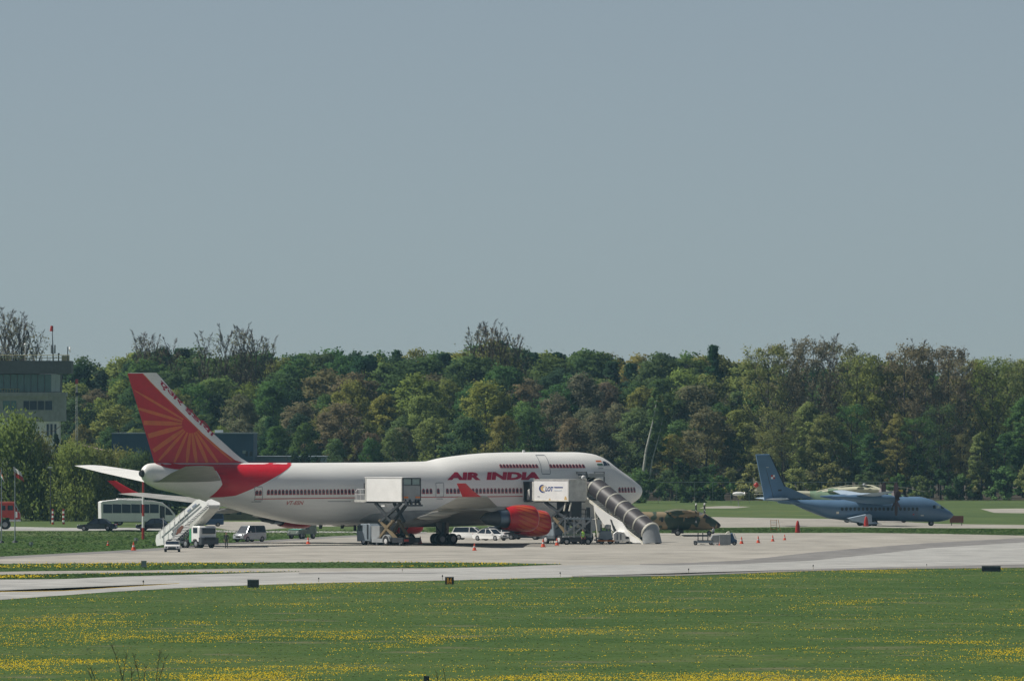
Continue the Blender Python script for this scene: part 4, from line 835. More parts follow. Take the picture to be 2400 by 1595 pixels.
# scaffold frame and plant stalks
P = Pl(DD(1245), 1818); t = thing('access_trestle', 'thin orange and white access ladder frame on the far grass strip', 'ladder', P.loc)
mb = MB()
for x in (1807, 1821, 1829): mb.beam((P.X(x), 0, 0), (P.X(x-1 if x < 1829 else 1824), 0, P.Z(1217)), .05)
mb.build('upright', M['orange'], t)
for y in (1219, 1224, 1229, 1234, 1239): MB().beam((P.X(1807), 0, P.Z(y)), (P.X(1821), 0, P.Z(y)), .06).build('rung', M['orange' if y % 2 else 'rim_white'], t)
# dry stalks in the foreground
for k, (bx, tx, ty, nb) in enumerate(((218,208,1566,1),(226,213,1563,1),(291,261,1506,2),(287,297,1528,1),(308,309,1563,1),(330,311,1527,3),(366,375,1521,2),(370,391,1536,2),(285,283,1572,0),(336,342,1560,1),(1028,1021,1568,0),(1045,1040,1566,0))):
    D = 556+random.uniform(-3, 3); s = D/F; t = thing('dry_weed', ('tall' if ty < 1540 else 'short')+(' dry brown stalk among the dandelions at the lower left' if bx < 1000 else ' dry stalk beside the black box at the bottom'), 'weed', ((bx-1200)*s, D, 0), 0, 'dry stalks in the foreground'); h = (gy(D)-ty)*s; dx = (tx-bx)*s
    mb = MB(); pts = [(dx*(q**1.3), .05*math.sin(q*6), h*q) for q in (0, .25, .5, .75, 1)]; mb.path(pts, [.02, .018, .015, .011, .006], 5); mb.build('stem', M['dry_stem'], t)
    mb = MB()
    for j in range(5+nb*5):
        q = random.uniform(.45, .97); p = (dx*q**1.3, 0, h*q); sg = random.choice((-1, 1)); l = random.uniform(.08, .34 if nb else .15); e = (p[0]+sg*l*.5, random.uniform(-.05, .05), p[2]+l*.8)
        mb.path([p, e], [.008, .004], 4); mb.ball(e, .014, 5, 4)
    mb.build('side_twigs', M['dry_stem'], t)
# ------------------------------------------------------------------ people
def person(name_label, loc, rz, h=1.75, top='cloth_dark', legs='cloth_dark', arms='relaxed', seat=False, vest=None):
    s = h/1.75; t = thing('person', name_label, 'person', loc, rz)
    J = {'pel': (0, 0, .95), 'che': (0, 0, 1.28), 'nec': (0, 0, 1.47), 'hea': (.02, 0, 1.63), 'top': (.01, 0, 1.72)}
    A = []; 
    for sg in (1, -1):
        J['sh%d' % sg] = (0, sg*.19, 1.40)
        if arms == 'relaxed': J['el%d' % sg] = (-.03+.03*sg, sg*.25, 1.12); J['wr%d' % sg] = (.06+.03*sg, sg*.25, .87); J['ha%d' % sg] = (.09+.03*sg, sg*.245, .80)
        else: J['el%d' % sg] = (.08, sg*.25, 1.15); J['wr%d' % sg] = (.33, sg*.17, 1.20); J['ha%d' % sg] = (.40, sg*.15, 1.22)
        J['hi%d' % sg] = (0, sg*.09, .90)
        if seat: J['kn%d' % sg] = (.42, sg*.14, .86); J['an%d' % sg] = (.45, sg*.14, .45); J['to%d' % sg] = (.6, sg*.15, .42)
        else: J['kn%d' % sg] = (.05*sg+.03, sg*.11, .50); J['an%d' % sg] = (.1*sg-.03, sg*.12, .08); J['to%d' % sg] = (.1*sg+.13, sg*.13, .035)
    Rr = dict(pel=(.15, .115), che=(.165, .12), nec=(.06, .06), hea=(.082, .098), top=(.06, .07)); E = [('pel', 'che'), ('che', 'nec'), ('nec', 'hea'), ('hea', 'top')]
    for sg in (1, -1):
        Rr.update({'sh%d' % sg: (.075,)*2, 'el%d' % sg: (.05,)*2, 'wr%d' % sg: (.033,)*2, 'ha%d' % sg: (.038, .02), 'hi%d' % sg: (.10,)*2, 'kn%d' % sg: (.065,)*2, 'an%d' % sg: (.045,)*2, 'to%d' % sg: (.045, .03)})
        E += [('che', 'sh%d' % sg), ('sh%d' % sg, 'el%d' % sg), ('el%d' % sg, 'wr%d' % sg), ('wr%d' % sg, 'ha%d' % sg), ('pel', 'hi%d' % sg), ('hi%d' % sg, 'kn%d' % sg), ('kn%d' % sg, 'an%d' % sg), ('an%d' % sg, 'to%d' % sg)]
    ks = list(J); me = bpy.data.meshes.new('body'); me.from_pydata([tuple(c*s for c in J[k]) for k in ks], [(ks.index(a), ks.index(b)) for a, b in E], [])
    o = bpy.data.objects.new('body', me); col.objects.link(o); sk = o.modifiers.new('skin', 'SKIN'); o.modifiers.new('sub', 'SUBSURF').levels = 1
    for i, k in enumerate(ks): me.skin_vertices[0].data[i].radius = (Rr[k][0]*s, Rr[k][1]*s); me.skin_vertices[0].data[i].use_root = (k == 'pel')
    bpy.context.view_layer.update(); nm = bpy.data.meshes.new_from_object(o.evaluated_get(bpy.context.evaluated_depsgraph_get())); bpy.data.objects.remove(o)
    bm = bmesh.new(); bm.from_mesh(nm)          # five fingers on each hand, a nose and ears, as one body
    def fing(mb): 
        k = len(bm.verts); vs2 = [bm.verts.new(v) for v in mb.v]; [bm.faces.new([vs2[i] for i in f]) for f in mb.f]
    mb = MB()
    for sg in (1, -1):
        w, hd = Vector(J['wr%d' % sg])*s, Vector(J['ha%d' % sg])*s; d = (hd-w).normalized(); sd_ = Vector((1, 0, 0)) if abs(d.z) > .6 else Vector((0, 1, 0)); n2 = d.cross(sd_)
        for q, l in ((-.027, .06), (-.009, .075), (.009, .07), (.026, .055)):
            b0 = hd+d*.01+sd_*q; mb.path([b0, b0+d*l*.6, b0+d*l+n2*.015], [.0095, .0085, .006], 5)
        b0 = w+d*.03+sd_*.025; mb.path([b0, b0+d*.03+sd_*.03, b0+d*.06+sd_*.032], [.011, .01, .007], 5)
    hc = Vector(J['hea'])*s
    mb.tube(hc+Vector((.07, 0, .01)), hc+Vector((.115, 0, -.012)), .014, .012, 6)
    for sg in (1, -1): mb.tube(hc+Vector((0, sg*.07, 0)), hc+Vector((-.01, sg*.095, .005)), .022, .02, 6)
    fing(mb); bm.to_mesh(nm); bm.free()
    for m in (top, legs, 'skin', 'hair', 'black'): nm.materials.append(M[m])
    pts = [(Vector(J[k])*s, k) for k in ks]
    for f in nm.polygons:
        c = f.center; k = min(pts, key=lambda q: (q[0]-c).length)[1]
        f.material_index = (3 if (c.z > (1.66*s) or (c.x < -.03 and c.z > 1.55*s)) else 2) if k in ('hea', 'top', 'nec') and c.z > 1.47*s else 2 if k[:2] in ('ha', 'wr') and abs(c.y) > .12 else 4 if k[:2] in ('to',) or (k[:2] == 'an' and c.z < (.12 if not seat else .5)*s) else 1 if k[:2] in ('hi', 'kn', 'an', 'pe') else 0
    mesh_obj('body', nm, None, t, ang=80)
    if vest:
        rg = [ell(0, 0, .17*s*w_, .135*s*w_, 0, 14) for w_ in (.95, 1.0, 1.08, 1.0, .6)]
        rg = [[(p[2]*.98, p[1]*1.05, z*s) for p in r_] for r_, z in zip(rg, (.86, 1.0, 1.25, 1.40, 1.46))]
        v = MB().loft(rg, caps=False).build('hi_vis_vest', M[vest], t)
        MB().loft([[(p[0]*1.03, p[1]*1.03, z*s) for p in [(q[2]*.98*1.03, q[1]*1.08) for q in ell(0, 0, .17*s*1.05, .135*s*1.05, 0, 14)]] for z in (1.02, 1.08)], caps=False).build('reflective_band', M['silver_paint'], v)
    return t
person('man in dark clothes standing alone on the apron near the rear stairs', G(530.5, 1284.5), R(-100))
person('worker in a green hi vis vest standing right of the cargo loader', G(1398, 1272.5), R(-150), top='cloth_grey', legs='cloth_light', vest='hivis')
# ------------------------------------------------------------------ vehicles
def lamps(t, x, y, z, m='rim_white', r=.1, name='headlight'):
    for sg in (-1, 1): MB().tube((x-.03, sg*y, z), (x+.03, sg*y, z), r, r*.9, 10).build(name, M[m], t)
def car(label, loc, rz, L_, W_, H_, paint, group=None, kind='saloon', name='parked_car', roofbar=None, sc=1.0):
    t = thing(name, label, 'car', loc, rz, group, sc); h2 = H_*.58; x = L_/2
    if kind == 'saloon': lo = [(-x, .32), (-x+.02, .7), (-x*.93, h2*1.02), (-x*.55, h2*1.07), (x*.42, h2*1.0), (x*.88, h2*.84), (x*.99, .62), (x, .34), (x*.9, .22), (-x*.9, .22)]; gh = [(-x*.72, h2*1.0), (-x*.42, H_*.97), (-x*.3, H_), (x*.05, H_), (x*.16, H_*.97), (x*.48, h2*.98)]
    elif kind == 'wagon': lo = [(-x, .32), (-x, .8), (-x*.97, h2*1.05), (x*.45, h2*1.02), (x*.88, h2*.86), (x*.99, .62), (x, .34), (x*.9, .22), (-x*.9, .22)]; gh = [(-x*.96, h2*1.02), (-x*.86, H_*.98), (-x*.78, H_), (x*.02, H_), (x*.13, H_*.97), (x*.46, h2*.98)]
    else: lo = [(-x, .35), (-x, 1.1), (-x, H_*.6), (x*.55, H_*.58), (x*.9, H_*.5), (x*.99, .7), (x, .4), (x*.9, .28), (-x*.9, .28)]; gh = [(-x*.98, H_*.58), (-x*.94, H_*.97), (-x*.88, H_), (x*.28, H_), (x*.38, H_*.97), (x*.68, H_*.56)]
    MB().prism(lo, -W_/2, W_/2, .09).build('body', M[paint], t, ang=50)
    c = Vector((sum(p[0] for p in gh)/len(gh), 0)); w1, w2 = W_/2-.1, W_/2-.26
    rg = [[(p[0], y*(w1 if p[1] < h2*1.2 else w2), p[1]) for p in gh] for y in (-1, 1)]
    MB().loft(rg).build('windows', M['glass'], t, ang=20)
    rf = [p for p in gh if p[1] > H_*.9]; MB().loft([[(p[0]*1.0, y*(w2+.01), p[1]+dz) for p in rf for dz in (0,)] + [(p[0], y*(w2+.01), p[1]+.035) for p in rf[::-1]] for y in (-1, 1)]).build('roof', M[paint], t, ang=50)
    mb = MB()
    for sg in (-1, 1):
        for a, b in (((gh[0][0], gh[0][1]), (gh[1][0], gh[1][1])), ((gh[-1][0], gh[-1][1]), (gh[-2][0], gh[-2][1])), ((x*-.1, h2), (x*-.1, H_*.98))):
            mb.beam((a[0], sg*(w1+.01), a[1]), (b[0], sg*(w2+.015), b[1]), .07)
    mb.build('pillars', M[paint], t)
    rw = .32 if kind != 'van' else .34
    for wx in (-x*.62, x*.63):
        for sg in (-1, 1): wheel(t, wx, sg*(W_/2-.1), rw, rw, .22, 16)
    lamps(t, x*.985, W_*.36, .66 if kind != 'van' else .85); lamps(t, -x*.99, W_*.38, .75, 'red_paint', .09, 'tail_light')
    MB().box(x*.97, x*1.005, -W_*.42, W_*.42, .3, .42).build('bumper', M['dark'], t); MB().box(x*.98, x*.997, -W_*.22, W_*.22, .5, .68).build('grille', M['black'], t)
    for sg in (-1, 1): MB().box(x*.38, x*.45, sg*W_/2-(.0 if sg > 0 else .12), sg*W_/2+(.12 if sg > 0 else .0), h2*1.02, h2*1.02+.13).build('mirror', M[paint], t)
    if roofbar: MB().box(-.55, -.3, -.5, .5, H_+.03, H_+.15).build('roof_lights', M[roofbar], t)
    return t
car('glossy black saloon car parked on the service road left of the coach', G(228, 1243), R(172), 4.7, 1.82, 1.45, 'black_paint', sc=1.02)
car('black saloon car hidden behind the rear stairs in front of the coach', G(362, 1242), R(168), 4.4, 1.8, 1.45, 'black_paint')
car('silver delivery van facing the camera behind the lone man', G(585, 1269), R(228), 3.9, 1.75, 1.85, 'silver_paint', kind='van', name='parked_van', sc=.98)
car('white estate car with red details under the wing beside the main gear', G(1108, 1264), R(-14), 4.6, 1.8, 1.42, 'white', kind='wagon', group='white cars under the airliner', sc=1.0)
car('white car with blue roof lights between landing gear and engine', G(1150, 1266), R(-38), 4.3, 1.78, 1.4, 'white', group='white cars under the airliner', roofbar='glass_blue', sc=.95)
car('white hatchback partly hidden by the red engine cowl', G(1184, 1263), R(-18), 4.2, 1.75, 1.45, 'white', kind='wagon', group='white cars under the airliner')
car('dark car hidden behind the red engine cowls', G(1228, 1264), R(-8), 4.4, 1.8, 1.42, 'black_paint')
car('dark blue van just above the cab of the rear stairs truck', G(488, 1233), R(185), 4.6, 1.85, 1.9, 'hangar_blue', kind='van', name='parked_van', sc=.85)
# green utility truck with mint bonnet
t = thing('utility_truck', 'old green utility truck with a mint coloured bonnet facing left', 'truck', G(708, 1262), R(236))
t.scale = (.95,)*3
MB().prism([(-1.9, .55), (-1.9, 1.7), (-.5, 1.75), (.5, 1.7), (.75, 1.15), (1.85, 1.05), (1.95, .6)], -.85, .85, .06).build('body', M['box_green'], t)
MB().prism([(.72, 1.16), (1.82, 1.08), (1.84, 1.16), (.74, 1.24)], -.75, .75).build('bonnet', M['mint'], t)
MB().loft([[(.56, y, 1.62), (.74, y, 1.2), (.8, y, 1.22), (.62, y, 1.64)] for y in (-.7, .7)]).build('windscreen', M['glass'], t)
for sg in (-1, 1): MB().box(-.3, .4, sg*.86-.01, sg*.86+.01, 1.15, 1.55).build('window', M['glass'], t)
for wx in (-1.25, 1.25):
    for sg in (-1, 1): wheel(t, wx, sg*.72, .4, .4, .24)
lamps(t, 1.93, .6, .85); MB().box(1.9, 2.02, -.8, .8, .45, .6).build('bumper', M['dark'], t)
for x in (-1.2, -.6): MB().box(x, x+.4, -.5, .5, 1.72, 1.98).build('roof_load', M['box_green'], t)
# coach
P = Pl(DD(1230.5), 320); t = thing('coach', 'white coach with dark side windows parked behind the tail of the airliner', 'bus', (P.x0, P.D+1.3, 0), R(9))
s = P.D/F; Lc = 9.9; 
prof = [(-4.9, .45), (-4.95, 3.0), (-4.7, 3.15), (-2.5, 3.38), (2.0, 3.2), (3.2, 2.95), (4.2, 2.2), (4.85, 1.5), (4.95, .9), (4.8, .45)]
MB().prism(prof, -1.25, 1.25, .12).build('body', M['white'], t, ang=45)
for sg in (-1, 1):
    for k in range(6):
        x0 = -4.55+k*1.22; MB().loft([[(x0, sg*1.262, 1.62), (x0+1.16, sg*1.262, 1.60), (x0+1.16, sg*1.262, 2.72), (x0, sg*1.262, 2.78)], [(x0, sg*1.235, 1.62), (x0+1.16, sg*1.235, 1.60), (x0+1.16, sg*1.235, 2.72), (x0, sg*1.235, 2.78)]]).build('side_window', M['glass_blue'], t, smooth=False)
    MB().loft([[(2.85, sg*1.262, .9), (3.5, sg*1.262, .9), (3.5, sg*1.262, 2.45), (2.85, sg*1.262, 2.6)], [(2.85, sg*1.235, .9), (3.5, sg*1.235, .9), (3.5, sg*1.235, 2.45), (2.85, sg*1.235, 2.6)]]).build('door', M['glass'], t, smooth=False)
    MB().loft([[(3.6, sg*1.262, 1.35), (4.6, sg*1.255, 1.35), (4.1, sg*1.255, 2.05), (3.6, sg*1.262, 2.4)], [(3.6, sg*1.23, 1.35), (4.6, sg*1.23, 1.35), (4.1, sg*1.23, 2.05), (3.6, sg*1.23, 2.4)]]).build('side_window', M['glass'], t, smooth=False)
MB().loft([[(3.25, y, 2.96), (4.22, y, 2.24), (4.83, y, 1.56), (4.87, y, 1.6), (4.26, y, 2.28), (3.29, y, 3.0)] for y in (-1.1, 1.1)]).build('windscreen', M['glass'], t)
for wx in (-2.4, 3.0):
    for sg in (-1, 1): wheel(t, wx, sg*1.08, .48, .48, .3)
MB().box(-2.6, .6, -.8, .8, 3.3, 3.5).build('roof_air_unit', M['white'], t); lamps(t, 4.92, .95, .8, r=.12)
MB().box(-4.9, 4.8, -1.27, 1.27, .42, .52).build('skirt', M['steel_dark'], t)
# fire truck
P = Pl(DD(1240), 0); t = thing('fire_truck', 'red fire truck cut by the left picture edge behind the flagpoles', 'fire truck', (P.x0, P.D+1, 0), R(0))
X, Z = P.X, P.Z
MB().prism([(X(-75), Z(1226)), (X(-75), Z(1180)), (X(8), Z(1178)), (X(33), Z(1178)), (X(40), Z(1196)), (X(46), Z(1202)), (X(47), Z(1214)), (X(28), Z(1222)), (X(22), Z(1212)), (X(4), Z(1212)), (X(0), Z(1226))], -1.2, 1.2, .08).build('body', M['red_paint'], t, ang=40)
mk('salmon', (.62, .16, .12), .5)
MB().box(X(-75), X(33), -1.15, 1.15, Z(1178), Z(1175)).build('roof', M['salmon'], t)
for x0, x1 in ((3, 13), (18, 31)): MB().box(X(x0), X(x1), -1.23, -1.19, Z(1195), Z(1184)).build('window', M['glass'], t)
MB().loft([[(X(34), y, Z(1179)), (X(42), y, Z(1196)), (X(43), y, Z(1195.5)), (X(35), y, Z(1179))] for y in (-1.1, 1.1)]).build('windscreen', M['pane_light'], t)
MB().box(X(35), X(41), -1.24, -1.18, Z(1212), Z(1198)).build('white_panel', M['white'], t); MB().box(X(22), X(47), -1.26, 1.26, Z(1221), Z(1216.5)).build('bumper', M['rim_white'], t)
for x in (-60, 12):
    for sg in (-1, 1): wheel(t, X(x), sg*1.0, .62, .62, .4)
# ---------------------------------------------------------------- rear stairs truck
P = Pr(1162, 430); X, Z = P.X, P.Z; t = thing('stairs_truck', 'white passenger stairs mounted on a truck parked under the rear fuselage', 'stairs truck', P.loc, SQ)
def slab(pts, y0, y1, m, name, b=0, yr=-1.1, **k): return MB().prism([(X(a, yr), Z(c)) for a, c in pts], y0, y1, b).build(name, M[m], t, **k)
slab([(450,1234),(453,1231),(468,1231),(470,1234),(470.5,1250),(470.5,1268),(466,1268),(463,1262),(455,1262),(452,1268),(450,1268)], -1.1, 1.1, 'white', 'cab', .08)
slab([(455,1235),(465,1235),(465,1247),(455,1247)], -1.13, -1.08, 'glass', 'side_window')
xf = X(470.5)
MB().box(xf-.02, xf+.03, -.85, .85, Z(1249), Z(1236)).build('windscreen', M['glass'], t)
MB().box(xf-.3, xf+.22, -1.12, 1.12, Z(1274), Z(1258)).build('front_grille', M['steel_dark'], t)
MB().box(xf+.2, xf+.26, -.7, .7, Z(1264), Z(1257)).build('grille', M['black'], t)
slab([(446,1238),(450,1238),(450,1270),(446,1268)], -1.12, 1.12, 'green_bright', 'cab_back')
MB().box(X(382), X(452), -.9, .9, Z(1272), Z(1266)).build('chassis', M['steel_dark'], t)
for x in (392, 434, 459):
    for sg in (-1, 1): wheel(t, X(x), sg*.95, .46, .46, .3)
mk('logo_mark', (.30, .34, .45), .6)
fl = [(365,1260),(362,1276),(370,1283),(378,1281),(392,1268),(425,1243),(434,1234),(499,1182),(513,1176),(499,1168),(466,1168)]
SP = [(365,1254),(363,1268),(366,1279),(388,1275),(432,1232),(491,1180),(490,1177),(469,1168.5),(462,1170)]
slab(SP, -.83, -.75, 'white', 'side_panel', ang=20, yr=-.8); slab(SP, .75, .83, 'white', 'side_panel', ang=20, yr=-.8)
for k in range(26):
    u = k/25; x, y = 376+u*108, 1274-u*91; MB().box(X(x, -.8), X(x, -.8)+.4, -.74, .74, Z(y)-.04, Z(y)+.04).build('step', M['steel'], t)
slab([(418,1222),(470,1178),(472,1180),(420,1224)], -.86, -.83, 'steel', 'panel_groove', yr=-.8); slab([(404,1242),(474,1184),(476,1186),(406,1245)], -.86, -.83, 'rim_grey', 'panel_groove', yr=-.8)
slab([(452,1186),(462,1178),(464,1181),(454,1189)], -.865, -.84, 'logo_mark', 'faded_lettering', yr=-.8); slab([(440,1196),(449,1189),(451,1192),(442,1199)], -.865, -.84, 'logo_mark', 'faded_lettering', yr=-.8)
slab([(402,1250),(424,1232),(427,1237),(405,1255)], -.88, -.83, 'rim_grey', 'hinge_panel', yr=-.8)
slab([(418,1240),(428,1230),(433,1233),(424,1248),(414,1252)], -.9, -.83, 'brown_red', 'hinge_bracket', yr=-.8)
slab([(440,1230),(491,1184),(491,1190),(446,1238)], -.7, .7, 'white_dirty', 'understructure', yr=-.8)
for a, b in (((400,1272),(436,1240)),((424,1272),(446,1234)),((410,1268),(440,1268)),((436,1270),(450,1232))):
    for sg in (-1, 1): MB().beam((X(a[0]), sg*.8, Z(a[1])), (X(b[0]), sg*.8, Z(b[1])), .12).build('lifting_strut', M['steel_dark'], t)
mb = MB()
for x in range(372, 436, 12):
    u = (x-372)/64; mb.beam((X(x), -1.1, Z(1262-u*52)), (X(x), -1.1, Z(1244-u*52)), .05)
mb.beam((X(368), -1.1, Z(1248)), (X(432), -1.1, Z(1194)), .07)
mb.build('handrail', M['rim_white'], t)
# tow tractor in front of the stairs
P = Pl(DD(1292.5), 404); X, Z = P.X, P.Z; t = thing('tow_tractor', 'small white tow tractor facing the camera in front of the rear stairs', 'tow tractor', P.loc)
W2 = X(422)
MB().loft([[(-W2, y, .28), (W2, y, .28), (W2, y, z1), (W2*.88, y, z1+.06), (-W2*.88, y, z1+.06), (-W2, y, z1)] for y, z1 in ((-1.4, .50), (-1.35, .62), (-.2, .72), (1.3, .75), (1.35, .6))]).build('body', M['white'], t, ang=40)
MB().box(-W2*.5, W2*.5, -1.43, -1.38, .34, .55).build('grille', M['steel_dark'], t); MB().box(-W2*1.02, W2*1.02, -1.48, -1.3, .2, .34).build('bumper', M['black'], t)
for sg in (-1, 1):
    MB().tube((sg*W2*.75, -1.42, .5), (sg*W2*.75, -1.36, .5), .08).build('headlight', M['glass_blue'], t)
    for y in (-.95, .85): 
        w = MB().lathe([(-.1, .15), (-.1, .26), (.1, .26), (.1, .15)], ax='x', n=14).build('wheel', M['rubber'], t, (sg*W2*.88, y, .26))
MB().box(-W2*.85, W2*.85, -.25, -.2, .76, 1.08).build('windscreen', M['glass_blue'], t)
mb = MB()
for sg in (-1, 1): mb.beam((sg*W2*.86, -.22, .7), (sg*W2*.86, -.22, 1.12), .06); mb.beam((sg*W2*.86, .8, .7), (sg*W2*.86, .8, 1.12), .06)
mb.build('cab_pillars', M['rim_white'], t); MB().box(-W2*.92, W2*.92, -.3, .9, 1.1, 1.15).build('roof', M['white'], t)
for x in (385, 408):
    mb = MB().tube((X(x), .6, .7), (X(x-3 if x < 400 else x), .6, Z(1212 if x < 400 else 1222)), .05, .035, 6); mb.build('pole', M['rim_white'], t)
# ---------------------------------------------------------------- catering trucks
def scissor(t, X, Z, xa, xb, z0, z1, y, m1='steel_dark', m2='steel', w=.22):
    zm = (z0+z1)/2
    for sg in (-1, 1):
        for (a, b, c, d, m) in ((xa, z1, xb, zm, m1), (xb, z1, xa, zm, m1), (xa, zm, xb, z0, m2), (xb, zm, xa, z0, m2)):
            MB().beam((a, sg*y, b), (c, sg*y, d), w, w*.8).build('scissor_arm', M[m], t)
def scissor1(t, X, Z, top, bot, y, mA, mB):
    (ax, az), (bx, bz) = top; (cx, cz), (dx, dz) = bot
    for k, sg in enumerate((-1, 1)):
        MB().beam((X(ax+14*k), sg*y, Z(az)), (X(dx), sg*y, Z(dz)), .3, .26).build('scissor_arm', M[mA], t)
        MB().beam((X(bx-14*k), sg*y, Z(bz)), (X(cx), sg*y, Z(cz)), .3, .26).build('scissor_arm', M[mB], t)
P = Pr(1183, 905); X, Z = P.X, P.Z; t = thing('catering_truck', 'plain white high lift box of a catering truck behind the wing', 'catering truck', P.loc, SQ)
MB().box(X(856), X(943.5), -1.22, 1.22, Z(1174), Z(1118.5)).build('cargo_box', M['white'], t); MB().box(X(855), X(944.5), -1.27, 1.27, Z(1118.5), Z(1117)).build('box_roof', M['white'], t)
for x in (857, 942.5): MB().box(X(x)-.08, X(x)+.08, -1.26, -1.22, Z(1174), Z(1118.5)).build('corner_post', M['white_dirty'], t)
MB().box(X(850), X(855), -1.1, 1.1, Z(1168), Z(1131)).build('door_frame', M['dark'], t)
xr = X(943.8)
MB().box(xr, xr+.08, -1.12, 1.12, Z(1169), Z(1136)).build('tail_lift_panel', M['tank'], t)
for y0, y1 in ((-1.05, -.06), (.06, 1.05)): MB().box(xr, xr+.05, y0, y1, Z(1134.5), Z(1121.5)).build('rear_window', M['pane_light'], t)
for y0, y1, z0, z1 in ((-1.22, -1.12, 1172, 1119), (1.12, 1.22, 1172, 1119), (-.05, .05, 1135, 1121), (-1.22, 1.22, 1121, 1119), (-1.22, 1.22, 1136.5, 1135)): MB().box(xr-.01, xr+.13, y0, y1, Z(z0), Z(z1)).build('rear_frame', M['steel_dark'], t)
for y0 in (-1.1, .5): MB().box(xr+.08, xr+.12, y0, y0+.6, Z(1166), Z(1162)).build('warning_stripe', M['orange'], t)
for a, b in (((.15, -.9, 1170), (.5, -1.1, 1183)), ((.15, -.3, 1170), (.5, -.3, 1183)), ((.15, .5, 1170), (.5, 0.2, 1184)), ((.15, .8, 1170), (.5, .8, 1181)), ((.5, -1.1, 1183), (.5, 1.1, 1183))): MB().beam((xr+a[0], a[1], Z(a[2])), (xr+b[0], b[1], Z(b[2])), .2).build('tail_lift_bracket', M['steel_dark'], t)
MB().box(X(828), X(856), -1.15, 1.15, Z(1176), Z(1171)).build('front_platform', M['white_dirty'], t)
mb = MB()
for x in (830, 834, 843, 854): mb.beam((X(x), -1.1, Z(1171)), (X(x), -1.1, Z(1146 if x > 831 else 1152)), .07)
mb.beam((X(830), -1.1, Z(1152)), (X(834), -1.1, Z(1146)), .07).beam((X(834), -1.1, Z(1146)), (X(855), -1.1, Z(1146)), .07).beam((X(830), -1.1, Z(1158)), (X(855), -1.1, Z(1158)), .07).build('platform_railing', M['rim_white'], t)
MB().box(X(832), X(854), -1.12, -1.06, Z(1171), Z(1160)).build('platform_panel', M['rim_grey'], t)
MB().box(X(850), X(946), -1.0, 1.0, Z(1178), Z(1174.5)).build('box_underframe', M['steel_dark'], t)
scissor1(t, X, Z, ((874, 1178), (934, 1178)), ((886, 1222), (912, 1222)), .85, 'steel_dark', 'steel_dark')
mk('arm_tan', (.22, .17, .10), .6)
scissor1(t, X, Z, ((884, 1218), (916, 1218)), ((880, 1264), (926, 1264)), .85, 'arm_tan', 'arm_tan')
MB().box(X(890), X(898), -1.0, -.7, Z(1186), Z(1180)).build('pump_box', M['white'], t)
cabp = [(834,1268),(833,1246),(836,1230),(840,1227),(862,1226),(866,1232),(866,1268)]
MB().prism([(X(a), Z(b)) for a, b in cabp], -1.15, 1.15, .1).build('cab', M['grey_blue'], t)
MB().prism([(X(a), Z(b)) for a, b in ((837,1244),(838,1231),(848,1230),(848,1244))], -1.18, -1.12).build('side_window', M['glass'], t); MB().box(X(833)-.03, X(834), -1.0, 1.0, Z(1245), Z(1231)).build('windscreen', M['glass'], t)
MB().box(X(831), X(832.5), -1.4, -1.1, Z(1244), Z(1230)).build('mirror', M['dark'], t); MB().box(X(859), X(862), -1.2, -1.1, Z(1262), Z(1228)).build('exhaust_stack', M['dark'], t)
MB().box(X(866), X(886), -1.0, 1.0, Z(1262), Z(1232)).build('equipment_housing', M['tank'], t)
MB().box(X(840), X(944), -.5, .5, Z(1268), Z(1258)).build('chassis', M['black'], t); MB().box(X(870), X(900), -1.15, -.8, Z(1270), Z(1261)).build('side_tank', M['tank'], t)
MB().box(X(918), X(944), -1.15, 1.15, Z(1270), Z(1258)).build('rear_deck', M['dark'], t); MB().box(X(944)-.02, X(944)+.05, -1.0, -.4, Z(1267), Z(1262)).build('rear_reflector', M['red_paint'], t)
MB().prism([(X(904)+.72*math.cos(R(q)), .5+.72*math.sin(R(q))) for q in range(0, 181, 20)]+[(X(904)+.6*math.cos(R(q)), .5+.6*math.sin(R(q))) for q in range(180, -1, -20)], -1.2, -.8).build('mudguard', M['tank'], t)
for x in (850, 904):
    for sg in (-1, 1): wheel(t, X(x), sg*1.05 if x > 900 else sg*.98, .5, .5, .32, rim='rim_white')
for x in (880, 935):
    MB().tube((X(x), -1.05, .08), (X(x), -1.05, Z(1262)), .08).build('stabiliser_leg', M['steel'], t)
# second one, with the logo
P = Pr(1198, 1300); X, Z = P.X, P.Z; t = thing('catering_truck', 'high lift catering truck with blue LOT lettering on its white box', 'catering truck', P.loc, SQ)
MB().box(X(1252), X(1331), -1.22, 1.22, Z(1172), Z(1124.5)).build('cargo_box', M['white'], t); MB().box(X(1251), X(1332), -1.27, 1.27, Z(1124.5), Z(1122.5)).build('box_roof', M['white_dirty'], t)
MB().box(X(1331)-.02, X(1333), -1.26, 1.26, Z(1172), Z(1124)).build('corner_post', M['white_dirty'], t); MB().box(X(1251), X(1333), -1.26, -1.22, Z(1173.5), Z(1171)).build('lower_rail', M['rib'], t)
mk('logo_blue', (.02, .05, .22), .5); mk('logo_gold', (.70, .48, .20), .5)
mb = MB()
def arc_shape(cx, cz, r0, r1, a0, a1, sh, n=14):
    o = []; 
    for i in range(n+1): a = a0+(a1-a0)*i/n; o.append((cx+r0*math.cos(a), cz+r0*math.sin(a)))
    for i in range(n+1): a = a1+(a0-a1)*i/n; o.append((cx+sh+r1*math.cos(a), cz+r1*math.sin(a)))
    return o
cx, cz, r_ = X(1273), Z(1144), 9.5*P.D/F
wide = lambda pts: [(cx+(p[0]-cx)/.6, p[1]) for p in pts]
MB().prism(wide(arc_shape(cx, cz, r_, r_*.86, R(95), R(285), r_*.28)), -1.245, -1.225).build('logo_arc', M['logo_blue'], t, smooth=False)
